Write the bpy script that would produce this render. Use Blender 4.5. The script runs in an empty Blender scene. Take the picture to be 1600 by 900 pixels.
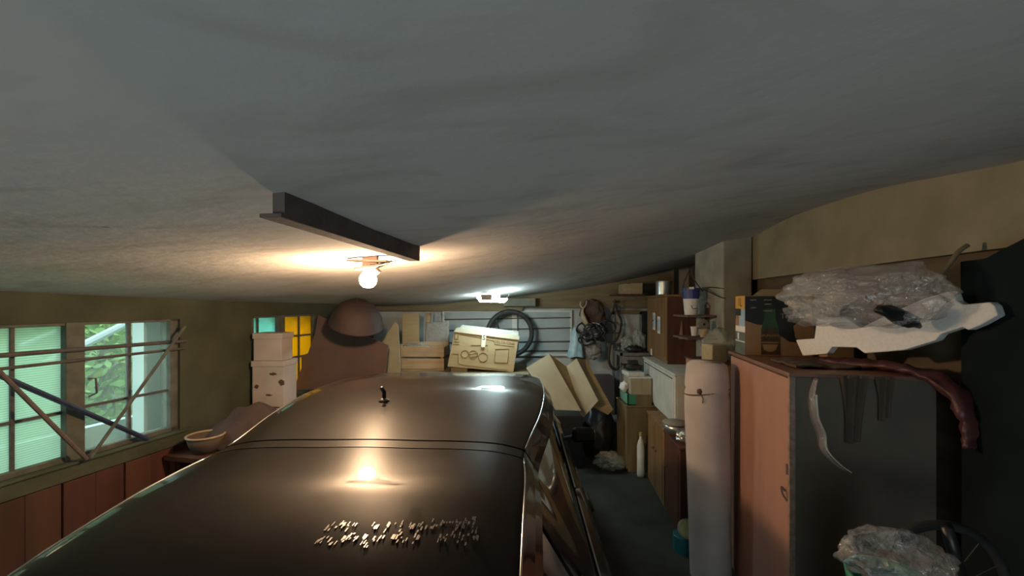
import bpy, bmesh, math, random
import numpy as np
from mathutils import Vector, Matrix, noise
random.seed(7)
C = bpy.context.scene.collection
H = 1.95                     # camera height; builders work in heights relative to the eye, floor = -H
FPX = 650.0
PI = math.pi

# ------------------------------------------------------------------ camera, world, exposure
cd = bpy.data.cameras.new('camera'); cam = bpy.data.objects.new('camera', cd); C.objects.link(cam)
cam.location = (0, 0, H); cam.rotation_euler = (PI/2, 0, 0)
cd.sensor_width = 36; cd.lens = 36*FPX/1600; cd.shift_y = 25/1600; cd.clip_start = 0.02
bpy.context.scene.camera = cam
vs = bpy.context.scene.view_settings
vs.view_transform = 'Standard'; vs.look = 'None'; vs.gamma = 1; vs.use_curve_mapping = False
vs.exposure = 0.0
WORLD_STRENGTH = 3.9
BULB = 900.0
LED = 95.0
w = bpy.data.worlds.new('sky'); bpy.context.scene.world = w; w.use_nodes = True
bg = w.node_tree.nodes['Background']; bg.inputs[0].default_value = (0.74, 0.91, 0.94, 1); bg.inputs[1].default_value = WORLD_STRENGTH

# ------------------------------------------------------------------ materials
MATS = {}
def mat(name, c1, c2=None, scale=8, rough=0.7, metal=0, bump=0.0, bscale=None, coat=0, stretch=(1,1,1), spec=0.5, detail=6, contrast=(0.35,0.65), emit=None, emis=0, sheen=0):
    if name in MATS: return MATS[name]
    m = bpy.data.materials.new(name); m.use_nodes = True; MATS[name] = m
    nt = m.node_tree; N = nt.nodes; L = nt.links; p = N['Principled BSDF']
    p.inputs['Roughness'].default_value = rough; p.inputs['Metallic'].default_value = metal
    p.inputs['Coat Weight'].default_value = coat; p.inputs['Coat Roughness'].default_value = 0.05
    p.inputs['Specular IOR Level'].default_value = spec
    tc = N.new('ShaderNodeTexCoord'); mp = N.new('ShaderNodeMapping'); mp.inputs['Scale'].default_value = stretch
    L.new(tc.outputs['Object'], mp.inputs[0])
    if c2 is None: c2 = tuple(x*0.85 for x in c1)
    n = N.new('ShaderNodeTexNoise'); n.inputs['Scale'].default_value = scale; n.inputs['Detail'].default_value = detail
    L.new(mp.outputs[0], n.inputs['Vector'])
    r = N.new('ShaderNodeValToRGB'); r.color_ramp.elements[0].position = contrast[0]; r.color_ramp.elements[1].position = contrast[1]
    r.color_ramp.elements[0].color = (*c1, 1); r.color_ramp.elements[1].color = (*c2, 1)
    L.new(n.outputs['Fac'], r.inputs[0]); L.new(r.outputs[0], p.inputs['Base Color'])
    if bump:
        b = N.new('ShaderNodeBump'); b.inputs['Strength'].default_value = bump; b.inputs['Distance'].default_value = 0.01
        n2 = N.new('ShaderNodeTexNoise'); n2.inputs['Scale'].default_value = bscale or scale*4; n2.inputs['Detail'].default_value = 8
        L.new(mp.outputs[0], n2.inputs['Vector']); L.new(n2.outputs['Fac'], b.inputs['Height']); L.new(b.outputs[0], p.inputs['Normal'])
    if emit:
        p.inputs['Emission Color'].default_value = (*emit, 1); p.inputs['Emission Strength'].default_value = emis
    return m
def glass_mat(name, tint, transp=0.85, gloss_rough=0.05, ribs=0, diff=(0.5,0.5,0.5), fres=0.08, dirt=None):
    """thin pane: straight-through light, a reflection, and (frosted) scattering"""
    m = bpy.data.materials.new(name); m.use_nodes = True; MATS[name] = m
    nt = m.node_tree; N = nt.nodes; L = nt.links; N.clear()
    out = N.new('ShaderNodeOutputMaterial')
    t = N.new('ShaderNodeBsdfTransparent'); t.inputs[0].default_value = (*tint, 1)
    tl = N.new('ShaderNodeBsdfTranslucent'); tl.inputs[0].default_value = (*diff, 1)
    g = N.new('ShaderNodeBsdfGlossy'); g.inputs['Roughness'].default_value = gloss_rough
    m1 = N.new('ShaderNodeMixShader'); m1.inputs[0].default_value = 1-transp
    L.new(t.outputs[0], m1.inputs[1]); L.new(tl.outputs[0], m1.inputs[2])
    m2 = N.new('ShaderNodeMixShader'); m2.inputs[0].default_value = fres
    L.new(m1.outputs[0], m2.inputs[1]); L.new(g.outputs[0], m2.inputs[2]); L.new(m2.outputs[0], out.inputs[0])
    if ribs:
        tc = N.new('ShaderNodeTexCoord'); wv = N.new('ShaderNodeTexWave'); wv.bands_direction = 'Z'; wv.inputs['Scale'].default_value = ribs; wv.inputs['Distortion'].default_value = 0.6
        L.new(tc.outputs['Object'], wv.inputs['Vector'])
        mr = N.new('ShaderNodeMapRange'); mr.inputs['To Min'].default_value = 0.72; mr.inputs['To Max'].default_value = 1.0
        L.new(wv.outputs['Fac'], mr.inputs['Value'])
        for sock, col in ((t.inputs[0], tint), (tl.inputs[0], diff)):
            mx = N.new('ShaderNodeMix'); mx.data_type = 'RGBA'; mx.blend_type = 'MULTIPLY'; mx.inputs['Factor'].default_value = 1
            mx.inputs['A'].default_value = (*col, 1); L.new(mr.outputs[0], mx.inputs['B']); L.new(mx.outputs['Result'], sock)
    return m
def film_mat(name, col=(0.62,0.60,0.60), transp=0.6, rough=0.12, gl=0.25):
    m = bpy.data.materials.new(name); m.use_nodes = True; MATS[name] = m
    nt = m.node_tree; N = nt.nodes; L = nt.links; N.clear()
    out = N.new('ShaderNodeOutputMaterial'); t = N.new('ShaderNodeBsdfTransparent')
    d = N.new('ShaderNodeBsdfDiffuse'); d.inputs[0].default_value = (*col, 1)
    g = N.new('ShaderNodeBsdfGlossy'); g.inputs['Roughness'].default_value = rough
    a = N.new('ShaderNodeMixShader'); a.inputs[0].default_value = 1-transp; L.new(t.outputs[0], a.inputs[1]); L.new(d.outputs[0], a.inputs[2])
    b = N.new('ShaderNodeMixShader'); b.inputs[0].default_value = gl; L.new(a.outputs[0], b.inputs[1]); L.new(g.outputs[0], b.inputs[2])
    bu = N.new('ShaderNodeBump'); bu.inputs['Strength'].default_value = 0.8; bu.inputs['Distance'].default_value = 0.03
    n = N.new('ShaderNodeTexNoise'); n.inputs['Scale'].default_value = 22; n.inputs['Detail'].default_value = 5; n.inputs['Distortion'].default_value = 1.2
    tc = N.new('ShaderNodeTexCoord'); L.new(tc.outputs['Object'], n.inputs['Vector']); L.new(n.outputs['Fac'], bu.inputs['Height']); L.new(bu.outputs[0], g.inputs['Normal']); L.new(bu.outputs[0], d.inputs['Normal'])
    L.new(b.outputs[0], out.inputs[0]); return m

def ceiling_mat():
    m = mat('ceiling_plaster', (0.60,0.58,0.56), (0.54,0.52,0.505), scale=1.6, rough=0.95, bump=0.28, bscale=18, contrast=(0.3,0.75), spec=0.1)
    nt = m.node_tree; N = nt.nodes; L = nt.links; p = N['Principled BSDF']
    src = p.inputs['Base Color'].links[0].from_socket; tc = N['Texture Coordinate']
    n = N.new('ShaderNodeTexNoise'); n.inputs['Scale'].default_value = 2.3; n.inputs['Detail'].default_value = 9; n.inputs['Distortion'].default_value = 1.0
    mp = N.new('ShaderNodeMapping'); mp.inputs['Scale'].default_value = (1, 2.2, 1); L.new(tc.outputs['Object'], mp.inputs[0]); L.new(mp.outputs[0], n.inputs['Vector'])
    r = N.new('ShaderNodeValToRGB'); r.color_ramp.elements[0].position = 0.28; r.color_ramp.elements[0].color = (0.76,0.73,0.70,1); r.color_ramp.elements[1].position = 0.50; r.color_ramp.elements[1].color = (1,1,1,1)
    L.new(n.outputs['Fac'], r.inputs[0])
    mx = N.new('ShaderNodeMix'); mx.data_type = 'RGBA'; mx.blend_type = 'MULTIPLY'; mx.inputs['Factor'].default_value = 0.8
    L.new(src, mx.inputs['A']); L.new(r.outputs[0], mx.inputs['B'])
    v = N.new('ShaderNodeTexVoronoi'); v.inputs['Scale'].default_value = 3.1; v.inputs['Randomness'].default_value = 1; L.new(tc.outputs['Object'], v.inputs['Vector'])
    r2 = N.new('ShaderNodeValToRGB'); r2.color_ramp.elements[0].position = 0.02; r2.color_ramp.elements[0].color = (0.25,0.2,0.18,1); r2.color_ramp.elements[1].position = 0.035; r2.color_ramp.elements[1].color = (1,1,1,1)
    L.new(v.outputs['Distance'], r2.inputs[0])
    mx2 = N.new('ShaderNodeMix'); mx2.data_type = 'RGBA'; mx2.blend_type = 'MULTIPLY'; mx2.inputs['Factor'].default_value = 0.7
    L.new(mx.outputs['Result'], mx2.inputs['A']); L.new(r2.outputs[0], mx2.inputs['B']); L.new(mx2.outputs['Result'], p.inputs['Base Color'])
    return m

M_ceil = ceiling_mat()
M_wallL = mat('olive_plaster', (0.085,0.088,0.06), (0.058,0.062,0.042), scale=3, rough=0.95, bump=0.4, bscale=30, spec=0.1)
M_wallB = mat('grey_back_plaster', (0.48,0.50,0.48), (0.34,0.36,0.35), scale=3, rough=0.95, bump=0.3, spec=0.1)
M_wallR = mat('brown_board_wall', (0.14,0.11,0.075), (0.09,0.07,0.05), scale=3, rough=0.9, bump=0.3, stretch=(1,1,4), spec=0.1)
M_band = mat('cream_beam_plaster', (0.29,0.27,0.20), (0.23,0.215,0.155), scale=4, rough=0.9, bump=0.3, spec=0.1)
M_column = mat('pale_grey_column', (0.36,0.37,0.32), (0.27,0.28,0.25), scale=5, rough=0.95, bump=0.3, spec=0.1)
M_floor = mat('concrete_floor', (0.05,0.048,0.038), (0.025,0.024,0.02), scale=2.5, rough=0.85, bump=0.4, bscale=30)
M_steel = mat('rusty_steel', (0.17,0.115,0.10), (0.11,0.08,0.075), scale=14, rough=0.85, bump=0.4)
M_beam = mat('dusty_beam_steel', (0.17,0.125,0.11), (0.12,0.09,0.08), scale=12, rough=0.85, bump=0.3)
M_frame = mat('old_window_paint', (0.12,0.12,0.095), (0.08,0.08,0.065), scale=12, rough=0.8, bump=0.2)
M_bar = mat('dark_iron_bar', (0.10,0.085,0.08), (0.06,0.055,0.06), scale=20, rough=0.7)
M_bluebar = mat('blue_painted_bar', (0.03,0.04,0.10), (0.02,0.025,0.05), scale=20, rough=0.5)
M_woodred = mat('red_stained_boards', (0.10,0.024,0.015), (0.045,0.018,0.013), scale=2.2, rough=0.7, bump=0.2, stretch=(3,1,0.25), contrast=(0.3,0.7))
M_wood = mat('cupboard_wood', (0.24,0.145,0.06), (0.17,0.10,0.045), scale=3, rough=0.55, bump=0.1, stretch=(6,6,0.6))
M_wooddk = mat('dark_cupboard_wood', (0.10,0.036,0.018), (0.055,0.024,0.014), scale=3, rough=0.6, stretch=(6,6,0.6))
M_woodlt = mat('pale_wood', (0.42,0.32,0.20), (0.32,0.24,0.15), scale=4, rough=0.7, stretch=(1,6,6))
M_timber = mat('olive_timber', (0.20,0.165,0.09), (0.14,0.115,0.065), scale=4, rough=0.8, bump=0.2, stretch=(0.6,6,6))
M_card = mat('cardboard', (0.38,0.30,0.16), (0.32,0.25,0.135), scale=5, rough=0.85, stretch=(0.5,3,6))
M_cardlt = mat('pale_cardboard', (0.38,0.345,0.24), (0.33,0.30,0.21), scale=5, rough=0.85)
M_carddk = mat('brown_carton', (0.30,0.19,0.095), (0.25,0.155,0.08), scale=5, rough=0.8)
M_white = mat('off_white_paint', (0.62,0.66,0.62), (0.52,0.56,0.52), scale=6, rough=0.6)
M_paper = mat('white_paper', (0.8,0.8,0.78), None, rough=0.8)
M_foam = mat('white_polystyrene', (0.82,0.80,0.78), (0.76,0.74,0.72), scale=60, rough=0.9, bump=0.15, bscale=160)
M_pink = mat('salmon_brown_paint', (0.42,0.225,0.165), (0.35,0.185,0.135), scale=4, rough=0.6, bump=0.1, stretch=(1,1,0.4))
M_pinkdk = mat('dull_grey_brown_side', (0.16,0.125,0.095), (0.11,0.09,0.07), scale=2.5, rough=0.8, bump=0.2)
M_roll = mat('cream_foam_wrap', (0.52,0.46,0.43), (0.43,0.385,0.36), scale=5, rough=0.8, bump=0.2, bscale=12)
M_black = mat('black_plastic', (0.015,0.015,0.016), (0.025,0.025,0.025), scale=10, rough=0.4)
M_rubber = mat('black_rubber', (0.018,0.018,0.018), (0.03,0.03,0.03), scale=20, rough=0.7)
M_sack = mat('black_sack', (0.01,0.01,0.011), (0.02,0.02,0.02), scale=6, rough=0.4, bump=0.6, bscale=9)
M_maroon = mat('maroon_board', (0.15,0.095,0.085), (0.12,0.076,0.07), scale=3, rough=0.75)
M_brownbag = mat('dark_maroon_bag', (0.06,0.036,0.033), (0.04,0.026,0.024), scale=5, rough=0.7, bump=0.3)
M_redtarp = mat('dull_red_tarp', (0.11,0.035,0.033), (0.06,0.022,0.024), scale=8, rough=0.45, bump=0.8, bscale=16)
M_darktarp = mat('dark_green_tarp', (0.012,0.019,0.020), (0.007,0.012,0.013), scale=3, rough=0.85, spec=.08, bump=0.5, bscale=5)
M_cloth = mat('brown_cloth', (0.11,0.075,0.055), (0.075,0.055,0.04), scale=6, rough=0.95, bump=0.5)
M_blanket = mat('mauve_brown_blanket', (0.085,0.055,0.048), (0.055,0.038,0.033), scale=5, rough=0.95, bump=0.5)
M_chrome = mat('chrome', (0.7,0.7,0.7), (0.6,0.6,0.6), scale=10, rough=0.15, metal=1)
M_tin = mat('tin_metal', (0.55,0.6,0.6), (0.42,0.46,0.46), scale=8, rough=0.3, metal=0.8)
M_blue = mat('blue_plastic', (0.03,0.05,0.22), None, rough=0.4)
M_cyanbag = mat('pale_blue_bag', (0.45,0.68,0.75), (0.32,0.52,0.62), scale=14, rough=0.4, bump=0.8, bscale=18)
M_green = mat('green_plastic', (0.04,0.26,0.16), (0.03,0.20,0.12), scale=5, rough=0.5)
M_greencard = mat('green_card', (0.16,0.40,0.28), (0.13,0.33,0.22), scale=5, rough=0.7)
M_cream = mat('cream_rag', (0.50,0.42,0.28), (0.36,0.30,0.20), scale=18, rough=0.9, bump=0.8)
M_tape = mat('white_tape', (0.75,0.72,0.58), None, rough=0.5)
M_ink = mat('faded_brown_print', (0.16,0.11,0.05), (0.22,0.155,0.075), scale=30, rough=0.9)
M_inkdk = mat('black_print', (0.012,0.014,0.012), None, rough=0.5)
M_yellow = mat('yellow_print', (0.62,0.36,0.05), None, rough=0.5)
M_bottlegreen = mat('bottle_green_print', (0.03,0.085,0.035), (0.02,0.055,0.025), scale=20, rough=0.4)
M_tan = mat('tan_print', (0.34,0.23,0.12), None, rough=0.6)
M_brownpr = mat('brown_print', (0.07,0.035,0.015), None, rough=0.6)
M_bluepr = mat('light_blue_print', (0.35,0.52,0.66), None, rough=0.5)
M_greypr = mat('grey_green_print', (0.14,0.17,0.14), (0.08,0.11,0.09), scale=20, rough=0.5)
M_lime = mat('pale_lime_lid', (0.62,0.66,0.32), (0.5,0.55,0.25), scale=30, rough=0.4)
M_teal = mat('teal_tin', (0.02,0.14,0.17), None, rough=0.4)
M_olivetin = mat('olive_cabinet', (0.19,0.15,0.07), (0.13,0.10,0.05), scale=3, rough=0.7, stretch=(4,4,0.5))
M_shutter = mat('blue_grey_shutter', (0.36,0.42,0.42), (0.28,0.34,0.34), scale=4, rough=0.6)
M_grey = mat('grey_fabric', (0.26,0.25,0.22), (0.20,0.19,0.17), scale=40, rough=0.95, bump=0.3)
M_greybox = mat('grey_box', (0.20,0.20,0.20), None, rough=0.7)
M_wire = mat('dark_wire', (0.035,0.045,0.04), None, rough=0.6)
M_gold = mat('straw_yellow', (0.42,0.34,0.19), (0.34,0.28,0.16), scale=18, rough=0.6)
M_film = film_mat('clear_plastic_film', transp=0.80, gl=0.15, rough=.07)
M_filmgreen = film_mat('greenish_plastic_film', col=(0.5,0.56,0.5), transp=0.65, gl=0.12)
M_glass = glass_mat('clear_pane', (0.90,0.97,0.93), transp=0.90, diff=(0.6,0.66,0.6), fres=0.05)
M_ribbed = glass_mat('ribbed_pane', (0.82,0.93,0.84), transp=0.45, ribs=22, diff=(0.62,0.80,0.66), fres=0.05, gloss_rough=0.2)
M_cyanpane = glass_mat('cyan_ribbed_pane', (0.5,0.9,0.88), transp=0.3, ribs=22, diff=(0.55,0.95,0.9), fres=0.05, gloss_rough=0.2)
M_yellowpane = glass_mat('yellow_ribbed_pane', (0.9,0.55,0.01), transp=0.3, ribs=22, diff=(1.0,0.60,0.01), fres=0.05, gloss_rough=0.2)
M_carpaint = mat('dusty_black_car_paint', (0.018,0.013,0.011), (0.014,0.011,0.009), scale=9, rough=0.33, coat=0.7, spec=.05, contrast=(0.3,0.7))
M_carpaint.node_tree.nodes['Principled BSDF'].inputs['Coat Roughness'].default_value = 0.02
M_carglass = mat('dark_car_glass', (0.012,0.012,0.013), None, rough=0.06, coat=0.6)
M_rearglass = mat('dusty_rear_glass', (0.018,0.013,0.011), (0.013,0.010,0.009), scale=7, rough=0.33, coat=.45, spec=.035)
M_rearglass.node_tree.nodes['Principled BSDF'].inputs['Coat Roughness'].default_value = 0.015
M_dashes = mat('dash_marks', (0.022,0.024,0.028), None, rough=0.3)
M_redlamp = mat('red_lamp', (0.25,0.01,0.01), None, rough=0.2, coat=1)
M_lens = mat('headlamp_lens', (0.6,0.6,0.62), None, rough=0.1, coat=1)
M_bulb = mat('lit_bulb', (1,0.8,0.5), None, emit=(1.0,0.66,0.38), emis=BULB)
M_led = mat('lit_diffuser', (1,1,1), None, emit=(0.72,0.97,1.0), emis=LED)
M_ground = mat('outside_earth', (0.22,0.30,0.13), (0.14,0.20,0.08), scale=3, rough=0.95)
M_bark = mat('tree_bark', (0.32,0.30,0.27), (0.2,0.19,0.17), scale=10, rough=0.95, bump=0.5)
def leaf_mat(name, c):
    m = mat(name, c, tuple(x*0.6 for x in c), scale=4, rough=0.6); return m
M_leaf1 = leaf_mat('green_leaves', (0.30,0.50,0.18)); M_leaf2 = leaf_mat('yellow_green_leaves', (0.55,0.66,0.25))
M_palewall = mat('pale_outside_board', (0.65,0.72,0.74), (0.5,0.57,0.6), scale=2, rough=0.8)

# ------------------------------------------------------------------ builders
def catmull(pts, n):
    P = [Vector(p) for p in pts]
    if len(P) < 3: return [P[0].lerp(P[-1], i/n) for i in range(n+1)]
    out = []; k = len(P)-1
    for i in range(n+1):
        t = i/n*k; a = min(int(t), k-1); f = t-a
        p0 = P[max(a-1,0)]; p1 = P[a]; p2 = P[a+1]; p3 = P[min(a+2,k)]
        out.append(0.5*((2*p1)+(p2-p0)*f+(2*p0-5*p1+4*p2-p3)*f*f+(3*p1-p0-3*p2+p3)*f**3))
    return out
class MB:
    def __init__(s): s.b = bmesh.new()
    def box(s, x0, x1, y0, y1, z0, z1):
        v = [s.b.verts.new((x, y, z)) for z in (z0, z1) for x, y in ((x0,y0),(x1,y0),(x1,y1),(x0,y1))]
        for f in ((3,2,1,0),(4,5,6,7),(0,1,5,4),(1,2,6,5),(2,3,7,6),(3,0,4,7)): s.b.faces.new([v[i] for i in f])
        return s
    def hexa(s, bottom, top):
        v = [s.b.verts.new(p) for p in list(bottom)+list(top)]; n = len(bottom)
        s.b.faces.new([v[i] for i in reversed(range(n))]); s.b.faces.new([v[n+i] for i in range(n)])
        for i in range(n): s.b.faces.new((v[i], v[(i+1)%n], v[n+(i+1)%n], v[n+i]))
        return s
    def prism(s, pts, off):
        off = Vector(off); return s.hexa([Vector(p) for p in pts], [Vector(p)+off for p in pts])
    def tube(s, pts, r, n=8, smooth=0, closed=False, flat=1.0):
        P = catmull(pts, smooth) if smooth else [Vector(p) for p in pts]
        m = len(P); R = r if isinstance(r, (list,tuple)) else [r]*m
        if len(R) != m: R = [float(np.interp(i/(m-1), np.linspace(0,1,len(R)), R)) for i in range(m)]
        rings = []; prev = None
        for i in range(m):
            if closed: t = P[(i+1)%m]-P[i-1]
            else: t = P[min(i+1,m-1)]-P[max(i-1,0)]
            t.normalize()
            if prev is None:
                a = Vector((0,0,1)) if abs(t.z) < 0.9 else Vector((1,0,0)); u = t.cross(a).normalized()
            else: u = (prev-t*prev.dot(t)).normalized()
            prev = u; v = t.cross(u)
            rings.append([s.b.verts.new(P[i]+(u*math.cos(2*PI*k/n)+v*math.sin(2*PI*k/n)*flat)*R[i]) for k in range(n)])
        for i in range(m if closed else m-1):
            A = rings[i]; B = rings[(i+1)%m]
            for k in range(n): s.b.faces.new((A[k], A[(k+1)%n], B[(k+1)%n], B[k]))
        if not closed:
            s.b.faces.new(list(reversed(rings[0]))); s.b.faces.new(rings[-1])
        return s
    def lathe(s, prof, c=(0,0,0), n=24, ax='z'):
        rings = []
        for r, z in prof:
            ring = []
            for k in range(n):
                a = 2*PI*k/n; p = (r*math.cos(a), r*math.sin(a), z)
                if ax == 'y': p = (p[0], p[2], p[1])
                if ax == 'x': p = (p[2], p[0], p[1])
                ring.append(s.b.verts.new(Vector(p)+Vector(c)))
            rings.append(ring)
        for A, B in zip(rings, rings[1:]):
            for k in range(n): s.b.faces.new((A[k], A[(k+1)%n], B[(k+1)%n], B[k]))
        if prof[0][0] > 1e-6: s.b.faces.new(list(reversed(rings[0])))
        if prof[-1][0] > 1e-6: s.b.faces.new(rings[-1])
        return s
    def blob(s, c, rad, amp=0.15, freq=3, sub=4, seed=0, floor=None, crease=0.0):
        r = bmesh.ops.create_icosphere(s.b, subdivisions=sub, radius=1)
        for v in r['verts']:
            d = v.co.normalized(); q = d*freq+Vector((seed*3.1, seed*1.7, seed))
            k = 1+amp*noise.noise(q)*1.5+amp*0.35*noise.noise(q*2.7)+amp*0.12*noise.noise(q*6)
            if crease: k += crease*(abs(noise.noise(q*1.8+Vector((9,9,9))))-0.25)
            p = Vector((d.x*rad[0]*k, d.y*rad[1]*k, d.z*rad[2]*k))
            if floor is not None and p.z < floor: p.z = floor+(p.z-floor)*0.03
            v.co = p+Vector(c)
        return s
    def grid(s, fn, nu, nv):
        V = [[s.b.verts.new(fn(i/nu, j/nv)) for j in range(nv+1)] for i in range(nu+1)]
        for i in range(nu):
            for j in range(nv): s.b.faces.new((V[i][j], V[i+1][j], V[i+1][j+1], V[i][j+1]))
        return s
    def rot(s, deg, axis='Z', c=(0,0,0)):
        bmesh.ops.rotate(s.b, verts=s.b.verts, cent=c, matrix=Matrix.Rotation(math.radians(deg), 3, axis)); return s
def obj(name, mb, m, parent=None, loc=(0,0,0), rz=0, bevel=0, smooth=False, solid=0, rot=None):
    me = bpy.data.meshes.new(name)
    bmesh.ops.remove_doubles(mb.b, verts=mb.b.verts, dist=1e-6)
    bmesh.ops.recalc_face_normals(mb.b, faces=mb.b.faces)
    mb.b.to_mesh(me); mb.b.free(); me.materials.append(m)
    if smooth:
        for p in me.polygons: p.use_smooth = True
    o = bpy.data.objects.new(name, me); C.objects.link(o)
    if parent is not None: o.parent = parent; o.location = loc
    else: o.location = (loc[0], loc[1], loc[2]+H)
    o.rotation_euler = rot if rot else (0, 0, rz)
    if solid:
        s = o.modifiers.new('thickness', 'SOLIDIFY'); s.thickness = solid; s.offset = 0
    if solid and smooth:
        e = o.modifiers.new('edges', 'EDGE_SPLIT'); e.split_angle = math.radians(50)
    if bevel:
        b = o.modifiers.new('bevel', 'BEVEL'); b.width = bevel; b.segments = 2; b.limit_method = 'ANGLE'
    return o
def thing(name, label, cat, loc=(0,0,0), rz=0, group=None, rot=None):
    o = bpy.data.objects.new(name, None); C.objects.link(o); o.empty_display_size = 0.1
    o.location = (loc[0], loc[1], loc[2]+H); o.rotation_euler = rot if rot else (0, 0, rz)
    o['label'] = label; o['category'] = cat
    if group: o['group'] = group
    return o
def tag(o, label, cat, group=None, kind=None):
    o['label'] = label; o['category'] = cat
    if group: o['group'] = group
    if kind: o['kind'] = kind
    return o
def struct(o, label=None, cat=None):
    o['kind'] = 'structure'
    if label: o['label'] = label
    if cat: o['category'] = cat
    return o
def text(name, body, size, m, parent, loc, rot, depth=0.0005):
    cu = bpy.data.curves.new(name, 'FONT'); cu.body = body; cu.size = size; cu.extrude = depth; cu.align_x = 'CENTER'; cu.align_y = 'CENTER'
    t = bpy.data.objects.new(name, cu); C.objects.link(t); bpy.context.view_layer.update()
    me = bpy.data.meshes.new_from_object(t); bpy.data.objects.remove(t)
    me.materials.clear(); me.materials.append(m)
    o = bpy.data.objects.new(name, me); C.objects.link(o); o.parent = parent; o.location = loc; o.rotation_euler = rot
    return o
def P(px, py, d): return Vector(((px-800)/FPX*d, d, (475-py)/FPX*d))      # photo reading at a measured distance

# ------------------------------------------------------------------ ceiling surface (thin plate through measured points)
CP = [(-3.4,-1.4,.16),(-3.2,1.1,.10),(-2.92,2.37,.073),(-2.69,3.4,.037),(-2.33,5.04,0),(-2.1,6.2,-.03),
      (-.55,-.5,.27),(-.53,.97,.262),(-.43,1.94,.268),(-.865,2.5,.285),(-.5,3.4,.26),
      (-1.1,6.2,-.01),(-.57,6.2,.05),(-.1,6.2,.086),(.57,6.2,.17),(1.72,6.2,.35),(2.3,6.2,.5),(-.26,4.8,.126),
      (2.0,.4,.5),(2.05,1.66,.575),(2.12,2.3,.655),(2.24,3.3,.70),(2.33,4.15,.63),(2.03,4.55,.56),(2,-1.4,.45),(.8,2.4,.46)]
_X = np.array([[p[0],p[1]] for p in CP]); _z = np.array([p[2] for p in CP])
def _phi(r): return np.where(r > 1e-9, r*r*np.log(r+1e-12), 0)
_K = _phi(np.linalg.norm(_X[:,None]-_X[None], axis=2))+0.01*np.eye(len(CP)); _Q = np.hstack([np.ones((len(CP),1)), _X])
_S = np.linalg.solve(np.block([[_K,_Q],[_Q.T,np.zeros((3,3))]]), np.concatenate([_z,np.zeros(3)]))
def ceil_z(x, y):
    r = np.hypot(_X[:,0]-x, _X[:,1]-y)
    return float(_phi(r)@_S[:-3]+_S[-3]+_S[-2]*x+_S[-1]*y)

# ------------------------------------------------------------------ the room
A0 = Vector((-3.448, 0, 0)); TH = math.atan2(1, .223); U = Vector((math.cos(TH), math.sin(TH), 0)); NO = Vector((-U.y, U.x, 0))
def WL(s, o, z=0): return A0+U*s+NO*o+Vector((0,0,z))          # left wall frame: s along, o outward
B0 = Vector((2.12-.117*2.3, 0, 0)); UB = Vector((.117, 1, 0)).normalized(); TB = math.atan2(UB.y, UB.x)
def wx(y): return 2.12+.117*(y-2.3)
YF, YB = -1.5, 6.2
def cgrid(u, v):
    y = YF-0.25+v*(YB+0.5-YF); xa = -3.448+.223*y-.22; x = xa+u*(3.4-xa); return (x, y, ceil_z(x, y)+0.006*noise.noise(Vector((x*2, y*2, 0)))+0.002*noise.noise(Vector((x*8, y*8, 3))))
mb = MB(); mb.grid(cgrid, 110, 110)
ceil = obj('ceiling', mb, M_ceil, smooth=True); s_ = ceil.modifiers.new('slab', 'SOLIDIFY'); s_.thickness = 0.14
bpy.context.view_layer.update()
s_.offset = 1.0 if ceil.data.polygons[0].normal.z > 0 else -1.0
struct(ceil, 'low sloping rough plaster ceiling', 'ceiling')
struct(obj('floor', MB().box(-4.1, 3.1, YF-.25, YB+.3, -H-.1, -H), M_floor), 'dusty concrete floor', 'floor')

def follow(mb, fr, s0, s1, z0, o0, o1, ztop=None, step=0.1):
    """a run of wall in a local frame (x along, y out) whose top follows the ceiling"""
    n = max(1, int((s1-s0)/step))
    for i in range(n):
        a = s0+(s1-s0)*i/n; b = s0+(s1-s0)*(i+1)/n
        def tz(s, o):
            if ztop is not None: return ztop
            p = fr(s, o); return ceil_z(p.x, p.y)+0.05
        bot = [(a,o0,z0),(b,o0,z0),(b,o1,z0),(a,o1,z0)]; top = [(a,o0,tz(a,o0)),(b,o0,tz(b,o0)),(b,o1,tz(b,o1)),(a,o1,tz(a,o1))]
        mb.hexa(bot, top)
W1 = (1.50, 3.46, -1.02, -.12); W2 = (4.16, 5.13, -1.02, -.12)
mb = MB()
for (a, b) in ((-1.6, W1[0]), (W1[1], W2[0]), (W2[1], 6.45)): follow(mb, WL, a, b, -H, 0, .2)
for (a, b) in ((W1[0], W1[1]), (W2[0], W2[1])):
    follow(mb, WL, a, b, W1[3], 0, .2); mb.box(a, b, 0, .2, -H, W1[2])
struct(obj('wall_left', mb, M_wallL, loc=A0, rz=TH), 'olive plaster wall with windows', 'wall')
mb = MB()
def FR(s, o): return B0+UB*s+Vector((UB.y, -UB.x, 0))*o
mb2 = MB(); n = 0
def FRl(s, o): return B0+UB*s-Vector((-UB.y, UB.x, 0))*o
# local frame: x along UB, y = left of UB, so outward is -y
for i in range(78):
    a = -1.6+i*.1*1.02; b = a+.102
    def q(s, o, z): return (s, -o, z)
    bot = [q(a,.06,-H),q(b,.06,-H),q(b,.2,-H),q(a,.2,-H)]
    top = [q(s,o,ceil_z(FRl(s,o).x, FRl(s,o).y)+.05) for s,o in ((a,.06),(b,.06),(b,.2),(a,.2))]
    mb.hexa(bot, top)
    if b < 4.30:
        bot = [q(a,.0,.235),q(b,.0,.235),q(b,.06,.235),q(a,.06,.235)]
        top = [q(s,o,ceil_z(FRl(s,o).x, FRl(s,o).y)+.05) for s,o in ((a,0),(b,0),(b,.06),(a,.06))]
        mb2.hexa(bot, top)
struct(obj('wall_right', mb, M_wallR, loc=B0, rz=TB), 'brown board wall', 'wall')
struct(obj('trim_1', mb2, M_band, loc=B0, rz=TB), 'cream plaster beam along the top of the right wall', 'beam')
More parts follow.
